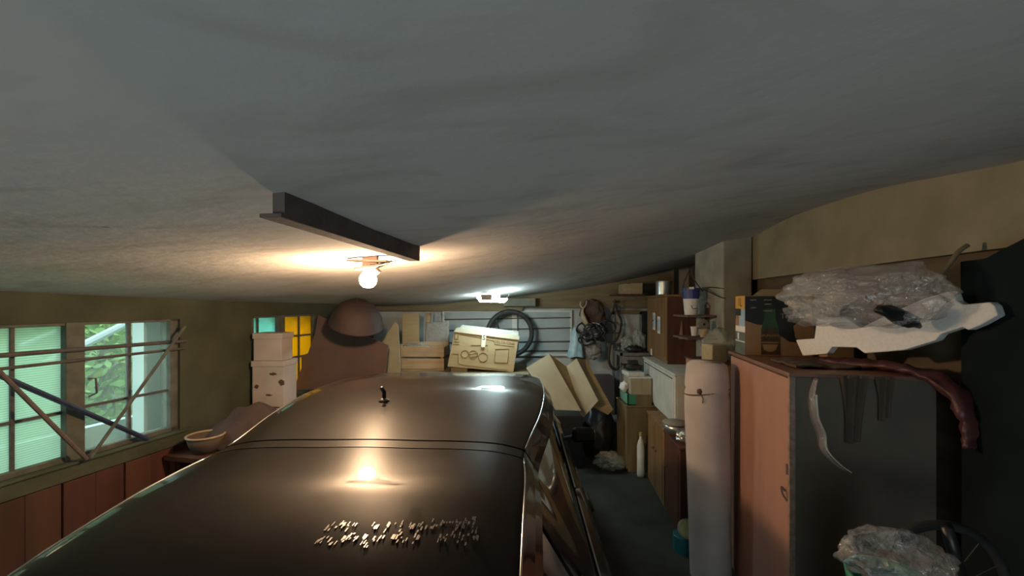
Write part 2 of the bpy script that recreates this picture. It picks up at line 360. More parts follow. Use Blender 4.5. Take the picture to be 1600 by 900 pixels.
mb = MB(); FB = lambda s, o: Vector((s, YB+o, 0)); follow(mb, FB, -2.6, 3.0, -H, 0, .2)
struct(obj('wall_back', mb, M_wallB, loc=(0,YB,0)), 'grey plaster back wall', 'wall')
# wall behind the camera; unseen open gateway added to let daylight in
mb = MB(); FF = lambda s, o: Vector((s, YF+o, 0))
follow(mb, FF, -4.1, -1.5, -H, -.2, 0); follow(mb, FF, .7, 2.3, -H, -.2, 0); follow(mb, FF, -1.5, .7, -.50, -.2, 0)
struct(obj('wall_front', mb, M_wallL, loc=(0,YF,0)), 'plaster wall with an added gateway for daylight', 'wall')
# column on the right
mb = MB(); mb.box(2.03, 2.31, 4.0, 4.62, -H, .72)
struct(obj('trim_2', mb, M_column, bevel=.012), 'pale square column at the right wall', 'column')
mb = MB(); FC = lambda s, o: Vector((s, 6.08+o, 0))
for i in range(30):
    a = -2.05+i*.147; b = a+.147; zb = -.10 if b < .2 else -.055
    mb.hexa([(a,6.06,zb),(b,6.06,zb),(b,6.2,zb),(a,6.2,zb)], [(a,6.06,ceil_z(a,6.06)+.03),(b,6.06,ceil_z(b,6.06)+.03),(b,6.2,ceil_z(b,6.2)+.03),(a,6.2,ceil_z(a,6.2)+.03)])
struct(obj('trim_3', mb, M_timber), 'olive timber lintel along the top of the back wall', 'beam')
mb = MB(); mb.box(1.0, 3.56, -.03, .03, -1.13, -1.02); mb.box(1.45, 3.5, -.045, .03, -1.035, -1.018)
struct(obj('trim_4', mb, M_wallL, loc=A0, rz=TH, bevel=.006), 'rough plaster sill under the windows', 'sill')

# ---- windows on the left wall (structure)
def window(n, s0, s1, mulls, bays, label):
    r = thing('window_%d' % n, label, 'window', loc=A0, rz=TH); r['kind'] = 'structure'
    zb, zt = -1.02, -.12
    mb = MB(); mb.box(s0, s1, .02, .10, zb, zb+.035); mb.box(s0, s1, .02, .10, zt-.02, zt)
    mb.box(s0, s0+.05, .02, .10, zb, zt); mb.box(s1-.06, s1, .02, .10, zb, zt)
    for a, b in mulls: mb.box(a, b, .01, .10, zb, zt)
    obj('window_frame', mb, M_frame, r, bevel=.004)
    for (a, b, vm, zs, gm) in bays:
        for s in vm: obj('muntin', MB().box(s-.009, s+.009, .045, .075, zb+.03, zt-.02), M_bar, r)
        for z in zs: obj('muntin', MB().box(a, b, .047, .073, z-.009, z+.009), M_bar, r)
        obj('pane', MB().box(a, b, .058, .062, zb+.03, zt-.02), gm, r)
    return r
w1 = window(1, 1.50, 3.46, [(2.10,2.20),(2.735,2.835)],
       [(1.55,2.10,[1.83],[-.70],M_ribbed),(2.20,2.735,[2.505],[-.70],M_ribbed),(2.835,3.40,[3.125],[-.69],M_glass)], 'old timber casement window behind crossed iron bars')
w2 = window(2, 4.16, 5.13, [(4.52,4.61)], [(4.21,4.52,[4.285],[-.36,-.6],M_cyanpane),(4.61,5.08,[4.866],[-.36,-.6],M_yellowpane)], 'small window of turquoise and yellow ribbed glass')
obj('window_handle', MB().tube([(2.845,0.0,-.50),(2.875,-.02,-.50),(2.88,-.02,-.60),(2.845,0.0,-.62)], .006), M_bar, w1)
# iron grille: each bar stands on its own
def bar(name, label, p, q, r, m):
    a = WL(*p); b = WL(*q); o = obj(name, MB().tube([Vector((0,0,0)), b-a], r, n=8), m, loc=a); tag(o, label, 'bar')
g = 'iron bars across the window'
for (p, q, r, m, l) in [((1.5,-.012,-.285),(3.50,-.012,-.303),.014,M_bar,'thick horizontal iron bar across the upper window panes'),
                        ((1.5,-.012,-.375),(3.50,-.012,-.362),.010,M_bar,'thin horizontal iron bar just under the thick one at the window')]:
    bar('iron_bar', l, p, q, r, m)
bar('iron_rod', 'dark blue iron rod slanting down to the right across the casement window', (2.16,-.05,-.21), (3.19,-.035,-1.01), .016, M_bluebar)
bar('iron_rod', 'rusty brown iron rod slanting down from the left edge to the window sill', (2.28,-.085,-.21), (2.79,-.075,-1.01), .013, M_steel)
bar('iron_rod', 'grey iron rod slanting up to the top right corner of the casement window', (2.81,-.075,-1.01), (3.44,-.075,-.18), .011, M_frame)

# boards under the window
r = thing('board_panelling', 'red stained vertical boards on the wall below the casement window', 'panelling', loc=A0, rz=TH)
for i in range(15):
    s = .95+i*.175
    obj('board', MB().box(s, s+.17, -.028+(i%2)*.01, .0, -H, -1.135), M_woodred if i % 3 else MATS.setdefault('orange_board', mat('orange_board', (0.10,0.036,0.018), (0.055,0.024,0.014), scale=2.2, rough=0.7, stretch=(3,1,.25))), r, bevel=.004)
tag(obj('plaster_chip', MB().blob((0,0,0), (.012,.008,.016), sub=2), M_paper, loc=WL(2.97,-.034,-1.44)), 'small white flake stuck on the red boards', 'flake')

# ------------------------------------------------------------------ outside
struct(obj('ground', MB().grid(lambda u, v: (-14+u*11.6-0.0, -4+v*20, -1.6+1.5*max(0,(1-u)-.25)+.12*noise.noise(Vector((u*6,v*6,0)))), 40, 40), M_ground, smooth=True), 'grassy slope outside', 'ground')
tag(obj('pale_board', MB().box(-.6, .6, -.02, .02, -.35, 0).rot(12, 'X'), M_palewall, loc=WL(3.1, .75, -1.0), rz=TH), 'pale board lying outside under the clear pane', 'board')
tag(obj('outside_post', MB().box(0, .14, -.06, .06, -1.7, .5), M_palewall, loc=WL(3.42, .38, 0), rz=TH), 'pale blue post standing outside the clear pane', 'post')
def branch(a, b, r, label):
    o = obj('roof_pole', MB().tube([Vector((0,0,0)), Vector(b)-Vector(a)], r), M_palewall, loc=a); tag(o, label, 'pole', 'poles outside the window')
branch(WL(3.3,1.2,-.50), WL(4.6,1.2,.17), .035, 'pale pole slanting outside the clear window pane, thicker and lower')
branch(WL(3.3,1.5,-.36), WL(4.6,1.5,.25), .02, 'pale pole slanting outside the clear window pane, thinner and higher')
def tree(loc, hgt, spread, m, label, seed, n=2200, trunk=True):
    rd = random.Random(seed); r = thing('tree', label, 'bush' if hgt < 1.5 else 'tree', loc=loc)
    mb = MB(); mb.tube([(0,0,-.3),(.05,0,hgt*.3),(-.08,.05,hgt*.6),(.1,0,hgt)], [.10,.08,.06,.03], smooth=12)
    for k in range(4):
        a = rd.random()*6.28; z = hgt*(.35+.15*k); mb.tube([(0,0,z),(math.cos(a)*spread*.4,math.sin(a)*spread*.4,z+.3),(math.cos(a)*spread*.8,math.sin(a)*spread*.8,z+.45)], [.045,.03,.012], smooth=8)
    obj('trunk', mb, M_bark, r, smooth=True)
    mb = MB()
    cl = [(Vector((rd.gauss(0,.5)*spread, rd.gauss(0,.5)*spread, hgt*(.25+.85*rd.random()))), .25+.3*rd.random()) for _ in range(16)]
    for i in range(n):
        c, q = rd.choice(cl); p = c+Vector((rd.gauss(0,q), rd.gauss(0,q), rd.gauss(0,q*.8)))
        u = Vector((rd.gauss(0,1), rd.gauss(0,1), rd.gauss(0,1))).normalized(); v = u.cross(Vector((rd.gauss(0,1), rd.gauss(0,1), rd.gauss(0,1)))).normalized(); s = .05+.05*rd.random()
        vs_ = [mb.b.verts.new(p+x) for x in (u*s, v*s*.45, -u*s, -v*s*.45)]; mb.b.faces.new(vs_)
    obj('crown', mb, m, r); return r
tree(WL(5.4,3.8,-1.35), 2.8, 1.3, M_leaf2, 'yellow green tree behind the clear window pane', 1)
tree(WL(7.3,5.0,-1.3), 3.0, 1.3, M_leaf1, 'dark green tree farther along outside the clear pane', 2)
tree(WL(4.6,4.6,-1.3), 2.8, 1.2, M_leaf1, 'green tree seen blurred through the ribbed glass', 3)
tree(WL(9.2,4.2,-1.3), 3.0, 1.3, M_leaf2, 'light green tree outside nearest the back of the garage', 4)
tree(WL(6.0,9.0,-1), 3.4, 1.9, M_leaf2, 'pale green tree farthest up the slope outside', 6, n=2200)
tree(WL(7.6,8.0,-1), 3.2, 1.9, M_leaf1, 'tall green tree far behind the yellow green tree', 5, n=2200)

for k, (a_, b_, l_) in enumerate(((4.6,2.6,'low green bush nearest the clear window pane'),(5.7,2.4,'low bush right of the nearest one outside the clear pane'),(3.6,3.0,'low bush seen through the ribbed window panes'),(6.6,3.6,'low bush behind the two nearest ones outside the clear pane'))):
    tree(WL(a_, b_, -1.45), .95, .8, (M_leaf1, M_leaf2)[k % 2], l_, 20+k, n=1300).name = 'bush'
    
# ------------------------------------------------------------------ the car
CX = -.5
YS = [-.12, .2, .45, .8, 1.1, 1.28, 1.5, 1.9, 2.3, 2.8, 3.0, 3.4, 3.75, 4.1, 4.45, 4.58]
ZR = [-.97,-.80,-.67,-.546,-.5025,-.494,-.49,-.470,-.458,-.472,-.50,-.70,-.90,-1.0,-1.13,-1.3]
WR = [.48,.50,.52,.535,.545,.55,.55,.62,.66,.66,.64,.66,.68,.70,.68,.62]
def hermite(x, xs, ys):
    i = max(0, min(len(xs)-2, int(np.searchsorted(xs, x))-1)); h = xs[i+1]-xs[i]; t = (x-xs[i])/h
    def sl(k):
        if k == 0: return (ys[1]-ys[0])/(xs[1]-xs[0])
        if k == len(xs)-1: return (ys[-1]-ys[-2])/(xs[-1]-xs[-2])
        return (ys[k+1]-ys[k-1])/(xs[k+1]-xs[k-1])
    m0, m1 = sl(i)*h, sl(i+1)*h
    return (2*t**3-3*t*t+1)*ys[i]+(t**3-2*t*t+t)*m0+(-2*t**3+3*t*t)*ys[i+1]+(t**3-t*t)*m1
def taper(y):
    a = min(1, max(0, (y+.25)/.7)); b = min(1, max(0, (4.75-y)/.8)); return (.86+.14*math.sin(a*PI/2))*(.84+.16*math.sin(b*PI/2))
def section(y):
    zr = hermite(y, YS, ZR); w_ = hermite(y, YS, WR); k = taper(y)
    belt = min(-.97, zr-.10); sh = min(-1.06, zr-.16)
    return [(0,zr),(w_*.3,zr-.003),(w_*.55,zr-.004),(w_*.80,zr-.011),(w_*.97,zr-.031),(w_,zr-.046),(w_+.025,zr-.085),(w_+.045,zr-.11) if zr-.11 > belt else (w_+.03,belt+.005),
            (.81*k,belt),(.885*k,sh),(.92*k,-1.35),(.93*k,-1.48),(.86*k,-1.74)]
NT = 12
def S(y, t, side):
    sc = section(y); i = min(int(t), NT-1); f = t-i
    p = [sc[max(i-1,0)], sc[i], sc[i+1], sc[min(i+2,NT)]]
    if i == 0: p[0] = (-p[2][0], p[2][1])
    q = []
    for c in (0, 1):
        a, b, c_, d = (v[c] for v in p)
        q.append(b+f*(c_-b) if i >= 5 else .5*((2*b)+(c_-a)*f+(2*a-5*b+4*c_-d)*f*f+(3*b-a-3*c_+d)*f**3))
    return Vector((CX+side*q[0], y, q[1]))
def panel(name, y0, y1, t0, t1, m, parent, sides=(1,-1), ny=None, nt=None, thick=.004, up=0, center=False):
    mb = MB(); ny = ny or max(2, int((y1-y0)/.04)); nt = nt or max(1, int((t1-t0)*3))
    if center:
        def fn(u, v):
            t = (v*2-1)*t1; p = S(y0+(y1-y0)*u, abs(t), 1 if t >= 0 else -1); p.z += up; return p
        mb.grid(fn, ny, nt*2)
    else:
        for sd in sides: mb.grid(lambda u, v: S(y0+(y1-y0)*u, t0+(t1-t0)*v, sd)+Vector((sd*up, 0, 0)), ny, nt)
    return obj(name, mb, m, parent, smooth=True, solid=thick)
car = thing('car', 'black hatchback car parked nose inwards, seen over its roof from behind', 'car', loc=(-.012*0,0,0), rot=(0,0,0))
car.rotation_euler.z = math.radians(-1.5); car.location.x = -.5-(-.5*math.cos(math.radians(1.5))+1.5*math.sin(math.radians(1.5))); car.location.y = 1.5-(.5*math.sin(math.radians(1.5))+1.5*math.cos(math.radians(1.5)))
O3 = (0,0,0)
panel('roof', 1.506, 3.0, 0, 6, M_carpaint, car, center=True)
panel('rear_window', .42, 1.42, 0, 4.6, M_rearglass, car, center=True)
panel('hatch_frame', 1.428, 1.494, 0, 6, M_carpaint, car, center=True)
for sd in (1,-1): panel('rear_pillar', .42, 1.43, 4.66, 6, M_carpaint, car, sides=(sd,))
panel('windshield', 3.01, 3.72, 0, 5, M_carglass, car, center=True)
panel('hood', 3.74, 4.58, 0, 7, M_carpaint, car, center=True)
panel('rear_deck', -.12, .415, 0, 7, M_carpaint, car, center=True)
panel('seam_rubber', 1.488, 1.512, 0, 6, M_rubber, car, center=True, up=-.012)
mb = MB()
for sd in (1,-1):
    mb.grid(lambda u, v: S(-.12+4.7*u, 8+4*v, sd), 110, 8)      # flanks
    mb.grid(lambda u, v: S(-.12+4.7*u, 6+.95*v, sd), 110, 2)    # roof rails and fender tops
    for (a, b) in ((-.12,.62),(1.16,1.22),(2.12,2.20),(3.22,4.58)): mb.grid(lambda u, v: S(a+(b-a)*u, 6.95+1.05*v, sd), 10, 3)
    mb.grid(lambda u, v: S(3.0+.75*u, 5+v, sd), 12, 2)
for y, sg in ((-.12,-1),(4.58,1)):
    def cap(u, v, y=y, sg=sg):
        t = (u*2-1)*12; p = S(y, abs(t), 1 if t >= 0 else -1); zc = max(-1.74, p.z)
        return Vector((p.x, y+sg*.06*math.sin(v*PI), p.z+(-1.74-p.z)*v))
    mb.grid(cap, 36, 8)
obj('body', mb, M_carpaint, car, smooth=True, solid=.004)
for (a, b) in ((.63,1.15),(1.23,2.11),(2.21,3.21)):
    for sd in (1,-1):
        sw = panel('side_window', a, b, 7.0, 8.0, M_carglass, car, sides=(sd,), up=-.006)
        obj('window_trim', MB().tube([S(a+(b-a)*i/16, 8.0, sd)+Vector((sd*.004,0,0)) for i in range(17)], .006, n=6), M_chrome, sw)
for sd in (1,-1):
    obj('roof_trim', MB().tube([S(.45+.98*i/20, 4.63, sd)+Vector((0,0,.004)) for i in range(21)], .0035, n=6), M_chrome, car, smooth=True)
    obj('roof_gutter', MB().tube([S(1.52+1.45*i/30, 4.5, sd)+Vector((0,0,.002)) for i in range(31)], .003, n=6), M_chrome, car, smooth=True)
    mir = obj('door_mirror', MB().box(CX+sd*.98-.085,CX+sd*.98+.085,3.02,3.10,-1.01,-.90), M_carpaint, car, bevel=.03)
    obj('mirror_arm', MB().tube([(CX+sd*.84,3.08,-.99),(CX+sd*.93,3.07,-.965)], .016), M_black, mir)
    for y in (1.2, 2.28): obj('door_handle', MB().tube([S(y,9.2,sd)+Vector((sd*.02,0,0)), S(y+.18,9.2,sd)+Vector((sd*.02,0,0))], .013), M_carpaint, car, smooth=True)
    for y in (.62, 3.72):
        wc = (CX+sd*.80, y, -H+.31)
        wh = obj('wheel', MB().lathe([(.0,-.08),(.19,-.08),(.20,-.10),(.29,-.10),(.31,-.07),(.31,.07),(.29,.10),(.20,.10),(.19,.08),(0,.08)], wc, n=32, ax='x'), M_rubber, car, smooth=True)
        obj('rim', MB().lathe([(0,-.115),(.05,-.11),(.12,-.10),(.19,-.112),(.19,.112),(.12,.10),(.05,.11),(0,.115)], wc, n=24, ax='x'), M_tin, wh, smooth=True)
    obj('tail_lamp', MB().box(CX+sd*.62-.14, CX+sd*.62+.14, -.2, -.12, -1.22, -1.06), M_redlamp, car, bevel=.02)
    obj('headlamp', MB().box(CX+sd*.58-.15, CX+sd*.58+.15, 4.54, 4.64, -1.38, -1.25), M_lens, car, bevel=.02)
ap = S(1.95, .5, -1)
an = obj('aerial', MB().lathe([(.030,0),(.024,.012),(.012,.02),(0,.021)], n=16), M_black, car, loc=(-.625,1.99,ap.z-.002), smooth=True)
obj('mast', MB().tube([(0,0,.015),(.0,.0,.05),(-.008,-.02,.075)], [.009,.010,.008], n=10), M_black, an, smooth=True)
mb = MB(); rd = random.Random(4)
for i in range(150):                                       # small thin dashes in two bands on the rear glass
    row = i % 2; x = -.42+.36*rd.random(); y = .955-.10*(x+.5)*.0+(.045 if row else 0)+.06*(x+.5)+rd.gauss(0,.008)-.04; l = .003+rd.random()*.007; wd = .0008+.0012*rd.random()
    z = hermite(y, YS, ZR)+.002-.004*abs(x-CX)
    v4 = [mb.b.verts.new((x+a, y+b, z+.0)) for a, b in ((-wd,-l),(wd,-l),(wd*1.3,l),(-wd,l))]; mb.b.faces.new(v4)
obj('glass_dashes', mb, M_dashes, car, solid=.0008)
mb = MB()
obj('number_plate', MB().box(CX-.26, CX+.26, -.2, -.185, -1.45, -1.34), M_paper, car, bevel=.004)

# ------------------------------------------------------------------ beam stub and the lamp
ba = Vector((-.53,.97,0)); bb = Vector((-.43,1.94,0)); bu = (bb-ba).normalized(); bn = Vector((-bu.y, bu.x, 0)); L_ = (bb-ba).length
r = thing('steel_beam', 'short dusty steel beam end coming out of the plaster ceiling above the car', 'beam', loc=(ba.x, ba.y, .2), rz=math.atan2(bu.y, bu.x))
r['kind'] = 'structure'; r.name = 'trim_5'
zc0, zc1 = ceil_z(ba.x, ba.y)-.2+.03, ceil_z(bb.x, bb.y)-.2+.03
obj('web', MB().hexa([(0,0,.008),(L_,0,.008),(L_,.03,.008),(0,.03,.008)], [(0,0,zc0),(L_,0,zc1),(L_,.03,zc1),(0,.03,zc0)]), M_beam, r)
obj('flange', MB().box(-.012, L_, 0, .055, 0, .01), M_steel, r, bevel=.002)
obj('bolt', MB().lathe([(.006,0),(.006,.006),(0,.008)], n=8, ax='y').rot(180,'Z'), M_steel, r, loc=(L_*.72,0,.045))
lx, ly = -.865, 2.5
cz = ceil_z(lx, ly)
lamp = thing('pendant_lamp', 'bare lit incandescent bulb on rough rusty plates hanging under the ceiling', 'lamp', loc=(lx, ly, .146))
t0 = cz-.146
obj('mounting_plate', MB().hexa([(-.13,-.02,t0-.028),(.12,-.03,t0-.036),(.12,.04,t0-.036),(-.13,.02,t0-.028)], [(-.12,-.02,t0-.018),(.12,-.03,t0-.022),(.12,.04,t0-.022),(-.12,.02,t0-.018)]), M_steel, lamp, bevel=.003)
obj('bracket', MB().hexa([(-.07,-.03,t0-.080),(.05,-.03,t0-.066),(.05,.03,t0-.066),(-.07,.03,t0-.080)], [(-.075,-.03,t0-.068),(.13,-.03,t0-.04),(.13,.03,t0-.04),(-.075,.03,t0-.068)]), M_steel, lamp, bevel=.003)
obj('hanger', MB().box(-.03, .06, -.02, .02, t0-.07, t0+.02), M_steel, lamp, bevel=.004)
obj('socket', MB().tube([(.055,.01,t0-.07),(.045,.005,.055),(.03,.0,.035)], [.030,.026,.016], n=16), M_steel, lamp, smooth=True)
obj('bulb', MB().lathe([(0,-.05),(.025,-.046),(.044,-.028),(.051,-.004),(.047,.018),(.032,.040),(.018,.055),(.015,.07)], n=24), M_bulb, lamp, smooth=True)
for k in range(3):
    a = k*2.1; obj('wire', MB().tube([(.02,0,t0-.03),(.06+.05*math.cos(a),.03*math.sin(a),t0-.05),(.12+.02*k,.02*k,t0-.02)], .0025, n=6, smooth=10), M_wire, lamp)
# cool lamp at the back
x2, y2 = -.24, 4.8; z2 = ceil_z(x2, y2)
lm = thing('ceiling_lamp', 'small box lamp giving cold white light on the ceiling near the back', 'lamp', loc=(x2, y2, z2-.02), rz=-.1)
obj('housing', MB().box(-.10, .02, -.11, -.04, -.065, .0), M_grey, lm, bevel=.004)
obj('diffuser', MB().hexa([(-.13,-.04,-.085),(.15,-.04,-.092),(.15,.08,-.092),(-.13,.08,-.085)], [(-.17,-.04,-.03),(.19,-.04,-.045),(.19,.08,-.045),(-.17,.08,-.03)]), M_led, lm, bevel=.01)
obj('base_plate', MB().box(-.06, .10, -.0, .04, -.035, .04), M_white, lm, bevel=.004)
obj('chain', MB().tube([(.18,0,-.04),(.21,.0,.0),(.2,0,.03)], .003, smooth=6), M_bar, lm)

# ------------------------------------------------------------------ right side: big cabinet, mattress roll, sideboard run
cab = thing('metal_cabinet', 'tall salmon brown cabinet with a grey stained side, nearest on the right', 'cabinet', loc=(1.405, 2.1, -H), rz=-math.atan(.215))
ht = H-.346
# local x to the right (depth .62), local y along the aisle (1.0)
obj('carcass', MB().box(.022, .62, 0, 1.0, 0, ht-.02), M_pinkdk, cab, bevel=.004)
obj('top_board', MB().box(-.012, .635, -.012, 1.012, ht-.02, ht), mat('reddish_top', (0.26,0.13,0.09), (0.17,0.09,0.065), scale=4, rough=0.5), cab, bevel=.004)
dr = obj('door', MB().box(0, .02, .02, .99, .03, ht-.035), M_pink, cab, bevel=.004)
obj('edge_strip', MB().box(-.006, .022, -.004, .016, .0, ht-.02), mat('worn_edge', (0.36,0.24,0.18), (0.22,0.15,0.11), scale=30, rough=0.7), cab, bevel=.002)
obj('latch', MB().tube([(-.005,.05,ht-.62),(-.02,.055,ht-.60),(-.022,.035,ht-.63),(-.005,.02,ht-.66)], .005, smooth=8), M_steel, dr)
obj('hinge', MB().tube([(-.006,.015,ht-.52),(-.006,.015,ht-.47)], .009), M_steel, dr)
def onside(px, py, d): return P(px, py, d)
# strap of clear plastic hanging on the cabinet side
def cabside(px, py):      # a point on the cabinet's grey side (plane through (1.405,2.1) direction (1,-.215))
    k = (px-800)/FPX; y = (2.1+.215*1.405)/(1+.215*k); return Vector((k*y, y, (475-py)/FPX*y))
q0 = cabside(1270, 592)
pts = [cabside(*p)-q0+Vector((0,-.022,0)) for p in ((1270,590),(1264,615),(1267,650),(1277,675),(1281,700),(1300,722),(1318,735))]
hp = thing('plastic_strap', 'crumpled clear plastic strap hanging down the grey side of the salmon cabinet', 'strap', loc=q0)
obj('strap', MB().tube(pts, [.014,.022,.028,.028,.022,.016,.006], n=10, smooth=40, flat=.35), M_film, hp, smooth=True)
obj('edge_cord', MB().tube([p+Vector((.017,-.006,0)) for p in pts[1:]], [.004,.005,.004,.003], n=6, smooth=30), M_tape, hp, smooth=True)
obj('nail', MB().tube([(0,.02,.0),(0,-.03,.004)], .004, n=6), M_steel, hp)
# dark cloth
def rag(name, pxs, label, m, thick=.02, off=.015, nn=10):
    c = cabside(pxs[0][0], pxs[0][1])
    def fn(u, v):
        top = (pxs[0][0]+(pxs[1][0]-pxs[0][0])*u, pxs[0][1]+(pxs[1][1]-pxs[0][1])*u); bot = (pxs[3][0]+(pxs[2][0]-pxs[3][0])*u, pxs[3][1]+(pxs[2][1]-pxs[3][1])*u)
        w_ = .12*math.sin(v*PI)
        uu = .5+(u-.5)*(1-w_); px = pxs[0][0]+(pxs[1][0]-pxs[0][0])*uu; px = px+(bot[0]-top[0])*v; py = top[1]+(bot[1]-top[1])*v+2*math.sin(u*5)*v
        p = cabside(px, py); p.y -= off+.008*math.sin(u*14+v*2); return p-c
    return tag(obj(name, MB().grid(fn, 18, nn), m, loc=c, smooth=True, solid=.006), label, 'cloth')
rag('rag', [(1308,586),(1352,586),(1340,690),(1316,690)], 'dark brown rag hanging on the grey cabinet side, left of the shorter one', M_cloth)
rag('rag', [(1362,588),(1392,588),(1386,652),(1368,655)], 'shorter dark rag hanging on the grey cabinet side under the red tarp', M_cloth)

# red tarp drooping off the cabinet
def top(px, y): return Vector(((px-800)/FPX*y, y, -.346))
c0 = Vector((1.75, 2.3, -.33))
pth = [Vector((1.80,2.42,-.325)), Vector((1.86,2.22,-.32)), Vector((1.92,2.04,-.32)), Vector((1.96,1.91,-.35)), Vector((1.985,1.83,-.43)), Vector((1.985,1.80,-.53)), Vector((1.97,1.79,-.62))]
o = obj('red_tarp', MB().tube([p-c0 for p in pth], [.03,.06,.05,.06,.065,.06,.035], n=20, smooth=60, flat=.45), M_redtarp, loc=c0, smooth=True)
tag(o, 'dull red plastic tarp drooping over the right corner of the salmon cabinet', 'tarp')
dm = o.modifiers.new('wrinkles', 'DISPLACE'); tx = bpy.data.textures.new('wrinkle', 'CLOUDS'); tx.noise_scale = .06; dm.texture = tx; dm.strength = .05
c0 = Vector((1.60, 2.35, -.345))
def cl(u, v): return Vector((-.06+-.03+.34*u+.05*v, -.14+.3*v-.05*u, .012+.012*noise.noise(Vector((u*5,v*5,1)))+.008*math.sin(u*8)))
tag(obj('cloth', MB().grid(cl, 24, 20), M_cloth, loc=c0, smooth=True, solid=.01), 'crumpled brown cloth spread on top of the salmon cabinet', 'cloth')

# polystyrene packing on the cabinet
def foam_pt(px, py):      # plane through (1.85,2.75) and (2.08,1.85), leaning slightly
    k = (px-800)/FPX; y = .93*(1.85+2.75*.2556)/(k+.2556); return Vector((k*y, y, (475-py)/FPX*y))
out = [(1243,531),(1272,529),(1276,498),(1300,496),(1326,500),(1345,512),(1400,485),(1440,468),(1482,455),(1490,459),(1494,470),(1504,476),(1546,472),(1554,478),(1559,493),(1532,508),(1512,516),(1504,511),(1470,522),(1462,532),(1412,547),(1350,552),(1338,543),(1300,542),(1292,553),(1254,556)]
c0 = foam_pt(1254, 556); pts = [foam_pt(*p)-c0 for p in out]
fnm = Vector((.2556*-1, -1, 0)).normalized()*-1; fnm = Vector((.97,.24,0))
tag(obj('foam_packing', MB().prism(pts, fnm*.05), M_foam, loc=c0, bevel=.005), 'white polystyrene packing piece with notched edges on top of the salmon cabinet', 'packing')
# clear bag lying over it
bc = Vector((1.67, 2.0, .04))
mb = MB(); mb.blob((0,0,0), (.32,.09,.145), amp=.17, freq=1.8, sub=5, seed=3, crease=.20); mb.rot(-48)
bag = obj('plastic_bag', mb, M_film, loc=bc, smooth=True)
tag(bag, 'big crumpled clear plastic bag lying over the white polystyrene piece', 'bag')
mb = MB(); mb.blob((0,0,0), (.13,.08,.07), amp=.16, freq=2.0, sub=5, seed=8, crease=.2)
tag(obj('plastic_bag', mb, M_film, loc=(1.64,2.28,-.05), smooth=True), 'smaller clear plastic bag between the bottle carton and the big clear bag', 'bag')
mb = MB(); mb.blob((0,0,0), (.11,.03,.035), amp=.25, freq=2, sub=3, seed=5); mb.rot(20,'Y')
tag(obj('dark_bundle', mb, M_black, loc=(1.74,1.87,-.055), smooth=True), 'small black bundle inside the clear plastic over the polystyrene', 'bundle')

# bottle carton
ct = thing('bottle_carton', 'brown and black carton printed with a green bottle, standing on the salmon cabinet', 'carton', loc=(1.57, 2.80, -.345), rz=-math.atan(.215))
cw, cdp, chh = .40, .20, .40
obj('box', MB().box(0, cw, 0, cdp, 0, chh), M_carddk, ct, bevel=.003)
Zc = lambda f: chh*f
def front(name, poly, m, lift=.001): return obj(name, MB().prism([(x*cw, -lift, z*chh) for x, z in poly], (0,-.0006,0)), m, ct)
front('black_print', [(0,.99),(.80,.99),(1.0,.80),(.86,.62),(.72,.5),(.75,.30),(.95,.24),(.95,.21),(.66,.24),(.50,.36),(.40,.5),(.18,.52),(0,.58)], M_inkdk)
bt = front('bottle_print', [(.24,.02),(.24,.44),(.29,.62),(.30,.78),(.45,.78),(.46,.62),(.51,.44),(.51,.02)], M_bottlegreen, .002)
front('bottle_label', [(.24,.02),(.51,.02),(.51,.30),(.24,.30)], M_brownpr, .003)
front('bottle_label_band', [(.245,.23),(.505,.23),(.505,.215),(.245,.215)], M_tan, .004)
front('bottle_label_oval', [(.26,.19),(.49,.19),(.46,.10),(.40,.07),(.34,.07),(.28,.10)], M_tan, .004)
front('bottle_neck_shade', [(.25,.31),(.50,.31),(.49,.40),(.44,.455),(.31,.455),(.26,.40)], M_brownpr, .0035)
text('label_text', 'SPUMANTE', .022, M_tan, ct, (.375*cw, -.0055, .335*chh), (PI/2,0,0))
text('side_text', 'Terra', .045, MATS['grey_fabric'], ct, (.66*cw, -.003, .66*chh), (PI/2,0,0))
for k, (x, z, wd) in enumerate(((.12,.93,.09),(.12,.80,.08),(.34,.93,.12),(.34,.86,.10),(.34,.75,.14))):
    front('small_print', [((x-wd/2),z-.008),((x+wd/2),z-.008),((x+wd/2),z+.008),((x-wd/2),z+.008)], MATS['grey_fabric'], .003)
def sidep(name, z0, z1, m, y0=0, y1=1, lift=.001): return obj(name, MB().box(-lift-.0008, -lift, y0*cdp, y1*cdp, z0*chh, z1*chh), m, ct)
sidep('green_panel', 0, .22, M_greypr); sidep('grey_panel', .22, .38, M_greypr); sidep('white_panel', .38, .48, M_paper)
sidep('brown_panel', .48, .60, M_pink); sidep('pale_panel', .48, .78, M_bluepr, 0, .6, .002); sidep('dark_panel', .66, .78, M_inkdk, .4, 1, .003)
sidep('white_line', .21, .23, M_paper, lift=.003); sidep('white_block', .24, .36, M_paper, .6, .75, .003)
sidep('yellow_panel', .78, 1.0, M_yellow, lift=.002)
text('volume_text', '1L', .085, M_brownpr, ct, (-.0035, .5*cdp, .885*chh), (PI/2, 0, -PI/2))
obj('flap', MB().prism([(.05,.02,chh),(.36,.02,chh),(.30,.06,chh+.045),(.12,.06,chh+.045)], (0,.004,0)), M_card, ct)
obj('flap', MB().prism([(cw,.02,chh),(cw,.18,chh),(cw+.09,.17,chh-.03),(cw+.09,.04,chh-.03)], (0,0,.004)), M_cardlt, ct)
tag(obj('brown_carton', MB().box(0,.15,0,.16,0,.27), M_carddk, loc=(1.985,2.62,-.345), rz=-.2, bevel=.004), 'plain brown carton right of the bottle carton behind the clear bags', 'carton')

